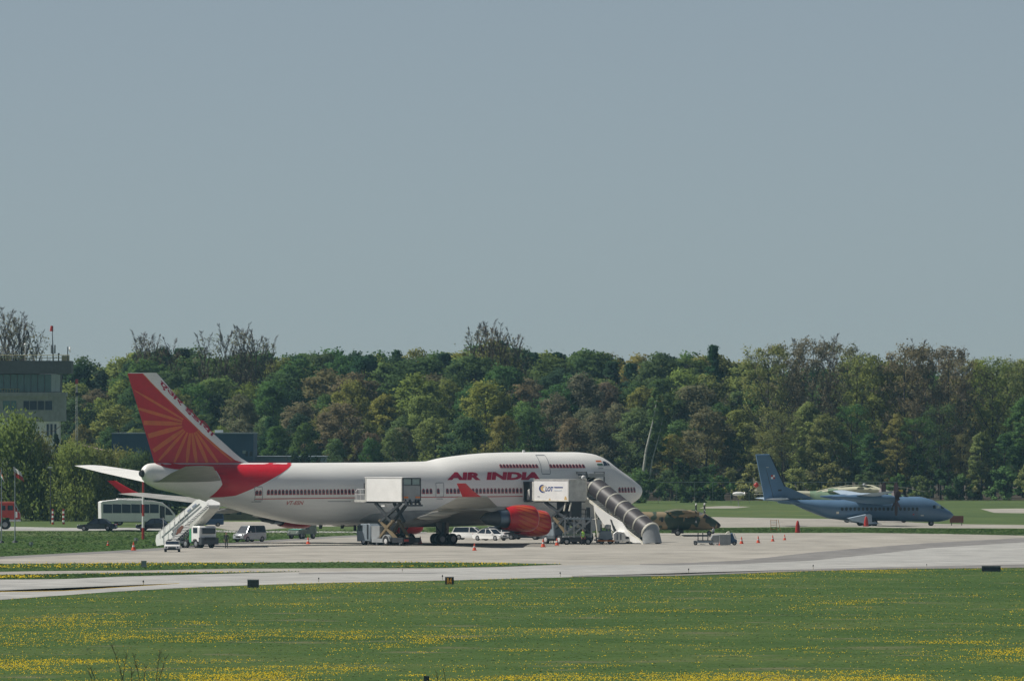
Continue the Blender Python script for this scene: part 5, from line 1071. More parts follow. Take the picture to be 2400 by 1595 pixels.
MB().prism(wide(arc_shape(cx+r_*.02, cz, r_*.62, r_*.6, R(75), R(275), r_*.55)), -1.245, -1.225).build('logo_wing', M['logo_gold'], t, smooth=False)
def ltext(txt, x0, x1, y0, y1, m, yy, par, bold=.02, sh=0, name='lettering'):
    me = fit_text(txt, lambda u, v: (X(x0)+(X(x1)-X(x0))*u, Z(y0)+(Z(y1)-Z(y0))*v), bold, sh)
    for v in me.vertices: v.co.y = yy
    return mesh_obj(name, me, M[m], par, smooth=False)
ltext('LOT', 1278, 1297, 1150.5, 1139.5, 'logo_blue', -1.23, t, .05, .2)
MB().box(X(1299), X(1319), -1.24, -1.22, Z(1142.3), Z(1139.8)).build('logo_line', M['logo_blue'], t)
mk('pale_blue', (.50, .58, .66), .6); MB().box(X(1299), X(1317), -1.24, -1.22, Z(1149), Z(1147.5)).build('logo_line', M['pale_blue'], t)
for a, b in (((1260,1163.5),(1265,1162)), ): MB().box(X(a[0]), X(b[0]), -1.24, -1.22, Z(a[1]), Z(b[1])).build('stencil', M['seam'], t)
for x, y, w, h in ((1322, 1170, 7, 9), (1286, 1171, 5, 4)): MB().prism([(X(x), Z(y)), (X(x+w), Z(y)), (X(x+w*.6), Z(y-h)), (X(x+w*.2), Z(y-h*.8))], -1.235, -1.222).build('stain', M['logo_gold'], t)
xr = X(1331.5)
MB().box(xr, xr+.08, -1.1, 1.1, Z(1172), Z(1145)).build('rear_shutter', M['tank'], t); MB().box(xr, xr+.08, -1.1, 1.1, Z(1139), Z(1124)).build('rear_shutter', M['tank'], t); MB().box(xr, xr+.03, -1.08, 1.08, Z(1145), Z(1139)).build('shutter_gap', M['black'], t)
MB().box(xr, xr+.12, 1.1, 1.24, Z(1173), Z(1120)).build('rear_post', M['rib'], t); MB().box(xr, xr+.12, -1.24, -1.1, Z(1173), Z(1123)).build('rear_post', M['white_dirty'], t); MB().ball((xr+.1, .8, Z(1118)), .25).build('work_lamp', M['rim_white'], t)
MB().box(X(1219), X(1251), .6, 1.2, Z(1172), Z(1128)).build('entrance_back', M['tank'], t)
for x0, x1, m in ((1219, 1229, 'dark'), (1240, 1246, 'dark'), (1246, 1251.5, 'white_dirty')): MB().box(X(x0), X(x1), -1.15, .5, Z(1172), Z(1128)).build('entrance_panel', M[m], t)
MB().prism([(X(1230), Z(1172)), (X(1240), Z(1172)), (X(1241), Z(1152)), (X(1238), Z(1144)), (X(1231), Z(1148))], -1.0, .3, .1).build('curtain', M['white_dirty'], t)
MB().box(X(1219), X(1332), -1.1, 1.1, Z(1176), Z(1173.5)).build('box_underframe', M['steel_dark'], t)
scissor1(t, X, Z, ((1272, 1176), (1328, 1176)), ((1288, 1212), (1318, 1212)), .85, 'steel_dark', 'steel_dark')
scissor1(t, X, Z, ((1290, 1208), (1322, 1208)), ((1276, 1258), (1328, 1258)), .85, 'arm_tan', 'steel_dark')
MB().box(X(1296), X(1330), -.7, .7, Z(1212), Z(1176)).build('lift_cylinder_pack', M['dark'], t)
for x in (1322, 1334): MB().beam((X(x), -1.0, Z(1176)), (X(x-4), -1.0, Z(1196)), .14).build('hydraulic_hose', M['rib'], t)
cabp = [(1268,1262),(1268,1236),(1272,1224),(1296,1223),(1298,1262)]
MB().prism([(X(a), Z(b)) for a, b in cabp], -1.15, 1.15, .1).build('cab', M['grey_blue'], t)
MB().prism([(X(a), Z(b)) for a, b in ((1272,1238),(1274,1228),(1292,1227),(1292,1238))], -1.18, -1.12).build('side_window', M['glass'], t)
MB().box(X(1262), X(1332), -.5, .5, Z(1266), Z(1256)).build('chassis', M['black'], t); MB().box(X(1262), X(1300), -1.15, 1.15, Z(1262), Z(1254)).build('front_bumper', M['steel_dark'], t)
for x in (1277, 1308, 1326):
    for sg in (-1, 1): wheel(t, X(x), sg*1.0, .48, .48, .3, rim='rim_white')
MB().box(X(1316), X(1332), -1.15, 1.15, Z(1262), Z(1255)).build('rear_deck', M['tank'], t); MB().box(X(1332)-.02, X(1332)+.05, -1.0, -.5, Z(1261), Z(1257)).build('rear_reflector', M['red_paint'], t)
# ---------------------------------------------------------------- cargo loader and clutter
P = Pl(1190.5, 1350); X, Z = P.X, P.Z; t = thing('cargo_loader', 'grey green cargo loader with raised deck and railings under the forward fuselage', 'cargo loader', P.loc)
MB().box(X(1316), X(1388), -1.3, 1.3, Z(1269), Z(1258)).build('chassis', M['dark'], t); MB().box(X(1322), X(1386), -1.35, 1.35, Z(1217), Z(1213)).build('raised_deck', M['grey_blue'], t)
MB().box(X(1318), X(1390), -1.3, 1.3, Z(1255), Z(1249)).build('lower_deck', M['box_green'], t)
for k in range(9): MB().tube((X(1322+k*8), -1.2, Z(1212)), (X(1322+k*8), 1.2, Z(1212)), .09, n=8).build('roller', M['steel'], t)
for x in (1324, 1345, 1366, 1386):
    MB().beam((X(x), -1.28, Z(1258)), (X(x), -1.28, Z(1216)), .16).build('deck_post', M['tank'], t)
for x, y in ((1324, 1366), (1345, 1386)):
    MB().beam((X(x), -1.15, Z(1249)), (X(y), -1.15, Z(1217)), .2).build('lift_arm', M['steel'], t); MB().beam((X(y), -1.05, Z(1249)), (X(x), -1.05, Z(1217)), .2).build('lift_arm', M['steel_dark'], t)
for x0, x1, y0, y1, m in ((1332, 1350, 1249, 1236, 'tank'), (1350, 1364, 1236, 1226, 'rib'), (1336, 1352, 1232, 1222, 'steel'), (1372, 1386, 1249, 1216, 'dark'), (1352, 1370, 1249, 1239, 'box_green')):
    MB().box(X(x0), X(x1), -.9, .9, Z(y0), Z(y1)).build('engine_housing', M[m], t)
for x in (1328, 1378):
    for sg in (-1, 1): wheel(t, X(x), sg*1.15, .38, .38, .3)
MB().box(X(1366), X(1372), -1.4, -1.3, Z(1262), Z(1257)).build('reflector', M['red_paint'], t)
mb = MB()
for x in (1360, 1372, 1382): mb.beam((X(x), -1.2, Z(1213)), (X(x), -1.2, Z(1193)), .09)
mb.beam((X(1360), -1.2, Z(1193)), (X(1382), -1.2, Z(1193)), .09).beam((X(1360), -1.2, Z(1203)), (X(1382), -1.2, Z(1203)), .07).build('deck_railing', M['dark'], t)
MB().box(X(1374), X(1383), -1.0, .2, Z(1213), Z(1188)).build('operator_stand', M['steel_dark'], t)
person('worker in dark clothes beside the cab of the right catering truck', G(1294, 1272), R(-80), top='cloth_dark', legs='cloth_dark')
person('worker in a green vest half hidden inside the cargo loader', (X(1366)+P.x0, P.D-1.75, 0), R(-60), top='cloth_grey', legs='cloth_dark', vest='hivis')
P = Pl(1196, 1420); X, Z = P.X, P.Z; t = thing('tow_tractor', 'low teal tow tractor with orange bumper bar left of the covered stairs foot', 'tow tractor', P.loc)
MB().prism([(X(1404), Z(1266)), (X(1404), Z(1246)), (X(1412), Z(1243)), (X(1432), Z(1243)), (X(1434), Z(1250)), (X(1436), Z(1266))], -.8, .8, .08).build('body', M['grey_blue'], t)
MB().box(X(1400), X(1440), -.9, .9, Z(1268), Z(1264.5)).build('bumper_bar', M['orange'], t)
for x in (1410, 1430):
    for sg in (-1, 1): wheel(t, X(x), sg*.75, .3, .3, .22)
for x, h in ((1409, 1228), (1422, 1230), (1430, 1229)): MB().tube((X(x), 0, Z(1246)), (X(x), 0, Z(h)), .1, .08).build('post', M['steel_dark'], t)
MB().ball((X(1424), 0, Z(1234)), (.35, .3, .3)).build('seat', M['white_dirty'], t)
P = Pl(1199, 1460); X, Z = P.X, P.Z; t = thing('ground_power_unit', 'white boxy power unit under the covered stairs', 'power unit', P.loc)
MB().prism([(X(1438), Z(1268)), (X(1437), Z(1250)), (X(1444), Z(1244)), (X(1462), Z(1246)), (X(1466), Z(1256)), (X(1484), Z(1262)), (X(1484), Z(1268))], -.8, .8, .06).build('housing', M['white'], t)
for x in (1445, 1453): MB().box(X(x), X(x+3.5), -.83, -.79, Z(1264), Z(1250)).build('vent_panel', M['steel'], t)
MB().box(X(1466), X(1474), -.83, -.79, Z(1262), Z(1256)).build('vent_panel', M['steel_dark'], t)
for x in (1446, 1476):
    for sg in (-1, 1): wheel(t, X(x), sg*.7, .25, .25, .18)
# ---------------------------------------------------------------- covered passenger stairs
top_px, bot_px = (1397, 1143), (1524, 1246)
D0 = 1204.8; a_ = at(*top_px, D0); az = SQ; b_dx = at(*bot_px, D0-8)[0]-a_[0]; Lh = b_dx/math.cos(az)
t = thing('covered_stairs', 'passenger stairs with a segmented dark tube canopy at the forward door', 'covered stairs', (a_[0], a_[1], 0), az)
zt_ = a_[2]; zb_ = at(*bot_px, D0-Lh*.8)[2]; sl = (zb_-zt_)/Lh; ang_ = math.atan(sl); dv = Vector((math.cos(ang_), 0, math.sin(ang_))); nv = Vector((-dv.z, 0, dv.x)); LT_ = Lh/math.cos(ang_)
rc = 1.12
def ring_at(u, r, full=False, off=0.0):
    c = Vector((0, 0, zt_))+dv*u+nv*off; n = 15; o = []
    for i in range(n):
        q = R(-28)+R(236)*i/(n-1); o.append(tuple(c+Vector((0, math.cos(q)*r, 0))+nv*(math.sin(q)*r)))
    return o
NS = 6
for k in range(NS):
    u0, u1 = LT_*k/NS, LT_*(k+1)/NS
    o1 = ring_at(u0+.06, rc*(1-.012*(k % 2))); o2 = ring_at(u1-.06, rc*(1-.012*(k % 2))); i1 = ring_at(u0+.06, rc-.05); i2 = ring_at(u1-.06, rc-.05)
    MB().loft([o1+i1[::-1], o2+i2[::-1]]).build('canopy_segment', M['canopy'], t, ang=40)
for k in range(NS+1):
    u = LT_*k/NS; w = .09 if 0 < k < NS else .12
    MB().loft([ring_at(u-w, rc+.02)+ring_at(u-w, rc-.08)[::-1], ring_at(u-w*.2, rc+.07)+ring_at(u-w*.2, rc-.08)[::-1], ring_at(u+w, rc+.02)+ring_at(u+w, rc-.08)[::-1]]).build('canopy_rib', M['rib'], t, ang=30)
# flared foot of the canopy reaching the ground
c_ = ring_at(LT_+.05, rc-.03); c2 = [(p[0]+.15+.75*max(0, math.sin(R(-28)+R(236)*i/14)), p[1]*1.05, .05+.12*max(0, math.sin(R(-28)+R(236)*i/14))) for i, p in enumerate(c_)]
MB().loft([c_, c2], caps=False, close=False).build('canopy_apron', M['tank'], t, ang=60)
# elbow at the top towards the door
rg = []
for q in range(5):
    a2 = q/4; c = Vector((-1.5*a2, 0, zt_+.08*a2)); n2 = (nv*(1-a2)+Vector((0, 0, 1))*a2).normalized(); rg.append([tuple(c+Vector((0, math.cos(R(-28)+R(236)*i/14)*rc, 0))+n2*math.sin(R(-28)+R(236)*i/14)*rc) for i in range(15)])
MB().loft([r_+[(p[0], p[1]*.95, zt_+(p[2]-zt_)*.95) for p in r_[::-1]] for r_ in rg]).build('canopy_segment', M['canopy'], t, ang=50)
MB().loft([[(p[0]+dx, p[1]*k_, zt_+(p[2]-zt_)*k_) for p in rg[2]]+[(p[0]+dx, p[1]*.93, zt_+(p[2]-zt_)*.93) for p in rg[2][::-1]] for dx, k_ in ((-.09, 1.01), (0, 1.05), (.09, 1.01))]).build('canopy_rib', M['rib'], t, ang=30)
# stair flight with white side beams
for sg in (-1, 1):
    p0 = Vector((-.2, sg*1.0, zt_))-nv*1.15; p1 = Vector((0, sg*1.0, zt_))+dv*(LT_+.9)-nv*1.12
    MB().beam(p0, p1, .1, .28).build('side_beam', M['rib'], t)
    q0 = Vector((1.0, sg*1.0, zt_-1.1)); 
    pts = [(.9, zt_-1.75), (1.9, zt_-2.25), (Lh*.62, zb_+1.05), (Lh*.78, zb_-.35), (Lh*.97, .25), (Lh*.98, .12), (Lh*.83, .12), (Lh*.55, 1.0), (Lh*.28, 2.15), (1.2, zt_-2.6)]
    MB().prism(pts[::1], sg*1.02-.04, sg*1.02+.04).build('side_panel', M['white'], t, smooth=False)
for k in range(24):
    u = (k+.5)/24; c = Vector((0, 0, zt_))+dv*LT_*u-nv*1.0; MB().box(c.x-.14, c.x+.14, -.95, .95, c.z-.02, c.z+.02).build('step', M['steel'], t)
for a0, a1, a2 in ((.40, .66, 0), (.44, .62, .3)): MB().prism([(Lh*a0, zb_+1.4-a2*2), (Lh*a0+.35, zb_+1.3-a2*2), (Lh*a0+1.5, .62), (Lh*a0+1.1, .6)], -1.09, -1.07).build('dark_mark', M['steel_dark'], t, smooth=False)
MB().box(-1.9, -.2, -1.3, 1.3, zt_-1.35, zt_-1.2).build('platform', M['steel_dark'], t)
mb = MB()
for x in (-1.9, -.15): mb.beam((x, -1.25, zt_-1.2), (x, -1.25, zt_+1.75), .1); mb.beam((x, 1.25, zt_-1.2), (x, 1.25, zt_+1.75), .1)
mb.beam((-1.95, -1.25, zt_+1.75), (-.1, -1.25, zt_+1.75), .16).beam((-1.95, 1.25, zt_+1.75), (-.1, 1.25, zt_+1.75), .12).build('door_frame', M['steel_dark'], t)
MB().box(-1.85, .1, -1.15, 1.15, zt_+1.25, zt_+1.62).build('folding_hood', M['tank'], t)
MB().prism([(-1.9, zt_-1.36), (-.9, zt_-1.36), (-.95, zt_-2.9), (-1.6, zt_-2.9)], -1.25, -1.2).build('service_panel', M['white'], t)
MB().box(-1.45, -1.2, -1.27, -1.24, zt_-2.1, zt_-1.8).build('panel_mark', M['logo_blue'], t)
mb = MB()
for x, x2 in ((.8, 1.6), (Lh*.45, Lh*.40)): mb.beam((x, -.9, zt_+sl*x-1.3), (x2, -.9, .4), .14); mb.beam((x, .9, zt_+sl*x-1.3), (x2, .9, .4), .14)
mb.build('support_leg', M['rib'], t); MB().box(.9, Lh*.9, -1.0, 1.0, .3, .48).build('chassis', M['white_dirty'], t)
for x in (1.6, Lh*.72):
    for sg in (-1, 1): wheel(t, x, sg*.9, .34, .34, .25)
# ---------------------------------------------------------------- cart group on the right
P = Pl(DD(1276.5), 1650); X, Z = P.X, P.Z; t = thing('baggage_cart', 'flat baggage cart with upright frame posts behind the grey box cart', 'baggage cart', P.loc)
MB().box(X(1634), X(1671), -.75, .75, Z(1271), Z(1266.5)).build('deck', M['grey_blue'], t); MB().box(X(1634), X(1671), -.7, .7, Z(1266.5), Z(1264.8)).build('mat', M['dark'], t)
mb = MB()
for x in (1636, 1647, 1659): mb.beam((X(x), -.7, Z(1265)), (X(x), -.7, Z(1247)), .08); mb.beam((X(x), .7, Z(1265)), (X(x), .7, Z(1247)), .08)
for y in (-.7, .7): mb.beam((X(1635), y, Z(1253)), (X(1660), y, Z(1253)), .07)
mb.build('frame_posts', M['steel_dark'], t)
MB().box(X(1625.5), X(1633), -.5, .5, Z(1273), Z(1266)).build('drawbar_head', M['rim_grey'], t)
for x in (1630, 1666):
    for sg in (-1, 1): wheel(t, X(x), sg*.6, .21, .21, .15)
mb = MB().beam((X(1640), -.3, .12), (X(1654), -.3, .06), .05).build('drawbar', M['rim_white'], t)
P = Pl(DD(1276.5), 1676); X, Z = P.X, P.Z; t = thing('tow_tractor', 'pale tow tractor between the flat cart and the grey box cart', 'tow tractor', P.loc)
MB().prism([(X(1664), Z(1262)), (X(1670), Z(1252)), (X(1686), Z(1251)), (X(1686), Z(1272)), (X(1672), Z(1272)), (X(1670), Z(1265))], -.7, .7, .08).build('body', M['tank'], t)
MB().box(X(1671), X(1684), -.75, -.6, Z(1274), Z(1270)).build('front_bumper', M['white'], t)
for x in (1671, 1682):
    for sg in (-1, 1): wheel(t, X(x), sg*.6, .2, .2, .18)
person('driver in dark cap and pale shirt sitting on the pale tow tractor', (P.x0+X(1672), P.D, .52), R(160), h=1.55, top='cloth_light', legs='cloth_dark', arms='fwd', seat=True)
P = Pl(DD(1277), 1706); X, Z = P.X, P.Z; t = thing('power_cart', 'grey ribbed box cart with dark control end right of the tow tractor', 'power cart', P.loc)
MB().box(X(1686.5), X(1712), -.75, .75, Z(1276), Z(1252)).build('housing', M['tank'], t); MB().box(X(1686), X(1712.5), -.8, .8, Z(1252), Z(1251)).build('lid', M['white_dirty'], t)
for k in range(6): MB().box(X(1689+k*4), X(1689+k*4)+.04, -.77, -.75, Z(1274), Z(1254)).build('panel_rib', M['steel'], t)
MB().prism([(X(1712), Z(1273)), (X(1712), Z(1249)), (X(1716), Z(1247)), (X(1722), Z(1262)), (X(1727), Z(1264)), (X(1727), Z(1272))], -.6, .6, .05).build('control_end', M['hangar_blue'], t)
MB().beam((X(1720), -.4, Z(1250)), (X(1725), -.4, Z(1262)), .12).build('hose', M['white'], t)
MB().path([(X(1700), 0, Z(1252)), (X(1704), 0, Z(1246)), (X(1709), 0, Z(1245)), (X(1711), 0, Z(1252))], [.06]*4).build('hose', M['rib'], t)
for x in (1692, 1721):
    for sg in (-1, 1): wheel(t, X(x), sg*.55, .22, .22, .16)
# ---------------------------------------------------------------- grey blue transport plane
PSB = R(12); _gb = G(2015, 1232); cb, sb = math.cos(PSB), math.sin(PSB); SB = 1.04
def bp(px, py, lat=0.0):
    x, y, dz = ray(px, py); ax, ay = _gb[0]+lat*sb, _gb[1]+1.5-lat*cb; det = x*(-sb)+cb*y; tt = (ax*(-sb)+cb*ay)/det
    return ((x*tt-ax)*cb+(y*tt-ay)*sb, CH+dz*tt)
pl = thing('transport_plane', 'grey blue twin propeller military transport plane on the right', 'aeroplane', (_gb[0], _gb[1]+1.5, 0), PSB)
TB = sorted(bp(*p) for p in [(1790,1169),(1830,1168),(1905,1170),(1965,1171),(2040,1166),(2112,1162.8),(2158,1163),(2190,1171.7),(2200,1180.6),(2215,1189.5),(2229,1199),(2235,1206)])
BB = sorted(bp(*p) for p in [(1790,1172),(1822,1174),(1860,1181.4),(1886,1194),(1913,1204.7),(1939,1214),(1982,1219),(2080,1220),(2193,1222.4),(2217,1219.7),(2230,1213),(2235,1206)])
xa, xb = max(TB[0][0], BB[0][0]), min(TB[-1][0], BB[-1][0])
def bw(x): u = xb-x; return lerp(u, [(0, .05), (.3, .5), (1, .85), (2.2, 1.2), (3.5, 1.38), (14, 1.38), (18, 1.15), (22, .6), (xb-xa, .25)])
def bsec(x): zt, zb = lerp(x, TB), lerp(x, BB); return (zt+zb)/2, max((zt-zb)/2, .05), bw(x)
xs = [xa, xa+.3]+list(np.arange(xa+.9, xb-1, .6))+[xb-.8, xb-.5, xb-.25, xb-.08, xb]
MB().loft([ell(0, bsec(x)[0], bsec(x)[2], bsec(x)[1], x, 32) for x in xs]).build('fuselage', M['af_blue'], pl)
def bside(x, z, e=.02):
    zc, h, w = bsec(x); q = max(-1, min(1, (z-zc)/h)); y = w*math.sqrt(1-q*q); n = Vector((0, y/w/w, (z-zc)/h/h)).normalized(); return (x, -(y+e*n.y), z+e*n.z)
def bskin(px, py):
    lat = 1.3
    for _ in range(5): x, z = bp(px, py, lat); lat = -bside(x, z, 0)[1]
    return x, z
for px in np.arange(1974, 2156, 9.75):
    x, z = bskin(px, 1192); c = bside(x, z, .0); w = MB().loft([[(r_*.19*math.cos(a)+c[0], c[1]+yy, c[2]+r_*.24*math.sin(a)) for a in [k*.7854 for k in range(8)]] for yy, r_ in ((.05, 1), (-.02, 1))]).build('window', M['glass'], pl)
for P_, m in (([(2186,1184),(2192,1183),(2193,1191),(2187,1191)], 'glass'), ([(2194,1183),(2202,1184),(2204,1191),(2195,1191.5)], 'pane_light'), ([(2204,1184),(2212,1189),(2213,1191),(2206,1191)], 'glass')):
    decal('cockpit_window', [[bskin(*p) for p in P_]], M[m], lambda x, z: bside(x, z, .03), pl, .5, .2)
decal('door', [[bskin(*p) for p in ((2142,1195),(2152,1195),(2152,1216),(2142,1216))]], mat('af_seam', (.10, .16, .25), .5), lambda x, z: bside(x, z, .02), pl, .5, .2)
for a in ((1960,1966,1198,1203),(2158,2165,1206,1208),(2139,2143,1203,1206)): decal('emblem', [[bskin(a[0], a[3]), bskin(a[1], a[3]), bskin(a[1], a[2]), bskin(a[0], a[2])]], M['rib' if a[0] != 2139 else 'red_paint'], lambda x, z: bside(x, z, .02), pl, .5, .2)
# fin and tailplane
def slabfin(pts, th, name, m, par, n=10):
    zs = sorted(set(p[1] for p in pts)); pass
FP = [bp(1770.6,1064), bp(1803,1063.5), bp(1838,1138), bp(1862,1148), bp(1908,1168), bp(1791,1169)]
MB().prism(FP, -.14, .14, .1).build('tail_fin', M['af_blue'], pl, ang=30)
FQ = [bp(1803.5,1066), bp(1806,1066), bp(1841,1139), bp(1837,1139)]; MB().prism(FQ, -.165, .165, .03).build('de_icing_strip', M['black'], pl)
FQ = [bp(1795,1100), bp(1796,1100), bp(1813,1166), bp(1811.5,1166)]; MB().prism(FQ, -.155, .155).build('rudder_gap', M['steel_dark'], pl)
c = bp(1811, 1117); w_ = .26
for i in range(2):
    for j in range(2): MB().box(c[0]+(i-1)*w_, c[0]+i*w_, -.165, -.145, c[1]+(j-1)*w_, c[1]+j*w_).build('checker_square', M['red_paint' if (i+j) % 2 == 1 else 'flag_white'], pl)
MB().box(bp(1823,1148)[0], bp(1831,1148)[0], -.165, -.145, bp(1825,1150)[1], bp(1825,1146)[1]).build('number_marking', M['dark'], pl)
MB().box(bp(1795,1095)[0], bp(1801,1095)[0], -.165, -.145, bp(1799,1095)[1], bp(1799,1094)[1]).build('number_marking', M['rib'], pl)
def bfoil(le, te, y, z, th): 
    c_ = le-te; return [(te+c_*k, y, z+s_*th*c_) for k, s_ in ((0, 0), (.3, .35), (.65, .6), (.9, .42), (1, 0), (.9, -.3), (.65, -.4), (.3, -.25))]
for sg in (-1, 1):
    s0 = bp(1850, 1169); s1 = bp(1791, 1169)
    MB().loft([bfoil(s0[0], s1[0], sg*.2, s0[1], .1), bfoil(s0[0]-1.5, s1[0]-.1, sg*5.0, s0[1]+.12, .09)]).build('tailplane', M['af_lit'], pl, ang=50)
wx0, wz = bp(2018, 1160); WZ = wz+.05
for sg in (-1, 1):
    MB().loft([bfoil(wx0+1.7, wx0-1.5, 0, WZ, .13), bfoil(wx0+1.7, wx0-1.5, sg*4.2, WZ, .13), bfoil(wx0+1.2, wx0-.7, sg*12.8, WZ+.45, .10)]).build('wing', M['af_lit'], pl, ang=50)
    o = (wx0, sg*3.4, WZ-.55)
    MB().loft([ell(o[1], o[2]+dz, w, h, o[0]+x, 16) for x, w, h, dz in ((-4.6, .08, .08, .35), (-3.0, .35, .3, .25), (-1, .5, .55, .1), (1.5, .55, .68, 0), (3.0, .5, .6, -.02), (3.6, .36, .42, 0))]).build('engine_nacelle', M['af_blue'], pl, ang=60)
    MB().lathe([(3.6, .3), (4.0, .25), (4.35, .05)], o, n=14).build('spinner', M['prop_dark'], pl)
    for k in range(6):
        a = R(90+60*k + (8 if sg > 0 else 0)); r_ = 2.12; ca, sa = math.cos(a), math.sin(a); rg = []
        for q, wd in ((.2, .15), (.6, .3), (1.2, .36), (1.8, .3), (r_, .14)):
            tw_ = 1.15; rg.append([(o[0]+3.8+wd*tw_*e, o[1]+ca*q-sa*wd*e, o[2]+sa*q+ca*wd*e) for e in (-.6, .6)] + [(o[0]+3.84+wd*tw_*e, o[1]+ca*q-sa*wd*e, o[2]+sa*q+ca*wd*e) for e in (.6, -.6)])
        MB().loft(rg).build('propeller_blade', M['prop_dark'], pl)
    MB().prism([(bp(1978,1213)[0], bp(1978,1213)[1]), (bp(2030,1202)[0], bp(2030,1202)[1]), (bp(2036,1206)[0], bp(2036,1206)[1]), (bp(2036,1222)[0], bp(2036,1222)[1]), (bp(2060,1227)[0], bp(2060,1227)[1]-.0), (bp(2025,1228)[0], bp(2025,1228)[1]), (bp(1985,1219)[0], bp(1985,1219)[1])], sg*1.3-(.7 if sg < 0 else 0), sg*1.3+(.7 if sg > 0 else 0), .2).build('gear_fairing', M['af_lit'], pl, ang=40)
    for px in (2022, 2043): wheel(pl, bp(px, 1228)[0], sg*1.45, .42, .42, .32)
for sg in (-1, 1): wheel(pl, bp(2182, 1228)[0], sg*.18, .33, .33, .16)
MB().tube((bp(2182, 1228)[0], 0, .3), (bp(2182, 1228)[0], 0, 1.0), .08).build('nose_gear_strut', M['dark'], pl)
MB().prism([bp(1822,1173), bp(1852,1173), bp(1852,1181), bp(1824,1178)], -.3, .3).build('tail_cone_housing', M['af_blue'], pl)
for px in (2108, 2122): MB().box(bp(px,1163)[0]-.2, bp(px,1163)[0]+.2, -.3, .3, bp(px,1166)[1], bp(px,1160)[1]).build('roof_aerial', M['black'], pl)
P = Pl(DD(1231)+4, 2244); X, Z = P.X, P.Z; t = thing('wheel_barrier', 'brown red board standing in front of the nose of the grey plane', 'barrier', P.loc)
MB().box(X(2226), X(2258), -.1, .1, Z(1224), Z(1208)).build('board', M['brown_red'], t)
for x in (2230, 2254): MB().box(X(x)-.05, X(x)+.05, -.1, .1, 0, Z(1224)).build('leg', M['steel_dark'], t)
# ---------------------------------------------------------------- helicopter behind it
P = Pl(1450, 1960); X, Z = P.X, P.Z; hc = thing('helicopter', 'green and cream helicopter parked behind the grey transport plane', 'helicopter', P.loc)
mk('heli_cream', (.48, .48, .36), .5, var=.15); mk('heli_green', (.17, .27, .17), .5, var=.2)
def hr(px, pyt, pyb, w): zt, zb = Z(pyt), Z(pyb); return ell(0, (zt+zb)/2, w, (zt-zb)/2, X(px), 18)
MB().loft([hr(1768, 1146, 1152, .15), hr(1800, 1147, 1156, .25), hr(1850, 1149, 1160, .35), hr(1900, 1150, 1166, .5)]).build('tail_boom', M['heli_cream'], hc)
MB().loft([hr(1898, 1150, 1166, .5), hr(1915, 1149, 1185, .9), hr(1950, 1150, 1205, 1.2), hr(2080, 1152, 1206, 1.25), hr(2120, 1158, 1206, 1.15), hr(2135, 1172, 1200, .8), hr(2140, 1182, 1194, .3)]).build('cabin', M['heli_green'], hc)
MB().loft([hr(1925, 1150, 1155, .4), hr(1955, 1142, 1156, .75), hr(2010, 1139, 1156, .8), hr(2060, 1142, 1156, .7), hr(2090, 1150, 1156, .4)]).build('engine_deck', M['heli_cream'], hc)
MB().loft([hr(1940, 1146, 1154, .78), hr(1952, 1143, 1154, .8), hr(1963, 1142.5, 1154, .82)]).build('green_patch', M['heli_green'], hc)
MB().prism([(X(1765), Z(1128)), (X(1774), Z(1127)), (X(1796), Z(1150)), (X(1776), Z(1153))], -.1, .1, .06).build('tail_fin', M['heli_cream'], hc)
for k in range(3):
    a = R(100+120*k); MB().beam((X(1769), -.4, Z(1138)), (X(1769)+math.cos(a)*1.1, -.4, Z(1138)+math.sin(a)*1.1), .22, .06).build('tail_rotor_blade', M['heli_cream'], hc)
MB().ball((X(1772), -.3, Z(1136)), .35).build('tail_rotor_hub', M['red_paint'], hc)
MB().box(X(1768), X(1792), -1.6, 1.6, Z(1158.5), Z(1157)).build('tail_stabiliser', M['heli_cream'], hc)
MB().tube((X(2028), 0, Z(1142)), (X(2028), 0, Z(1133)), .3, .22, 12).build('rotor_mast', M['steel'], hc)
MB().lathe([(0, .5), (.25, .35)], ax='z', o=(X(2028), 0, Z(1136)), n=12).build('rotor_hub', M['steel_dark'], hc)
for k, a in enumerate((2, 74, 146, 218, 290)):
    a = R(a-4); l = 8.0; p = [(X(2028)+math.cos(a)*q*l, math.sin(a)*q*l, Z(1135.5)-.9*q**2.2) for q in (.08, .35, .7, 1)]
    mb = MB()
    for i in range(3): mb.beam(p[i], p[i+1], .42, .07)
    mb.build('rotor_blade', M['heli_cream'], hc)
for px in (2112, 2124): MB().prism([(X(px-5), Z(1180)), (X(px-4), Z(1164)), (X(px+4), Z(1166)), (X(px+5), Z(1180))], -1.24, 1.24).build('cockpit_window', M['glass'], hc)
MB().box(X(2098), X(2116), -.3, .3, Z(1152), Z(1147)).build('exhaust_cover', M['yellow'], hc)
for px in (1985, 2118):
    for sg in (-1, 1): wheel(hc, X(px), sg*1.6 if px < 2000 else sg*.3, .4, .4, .25)
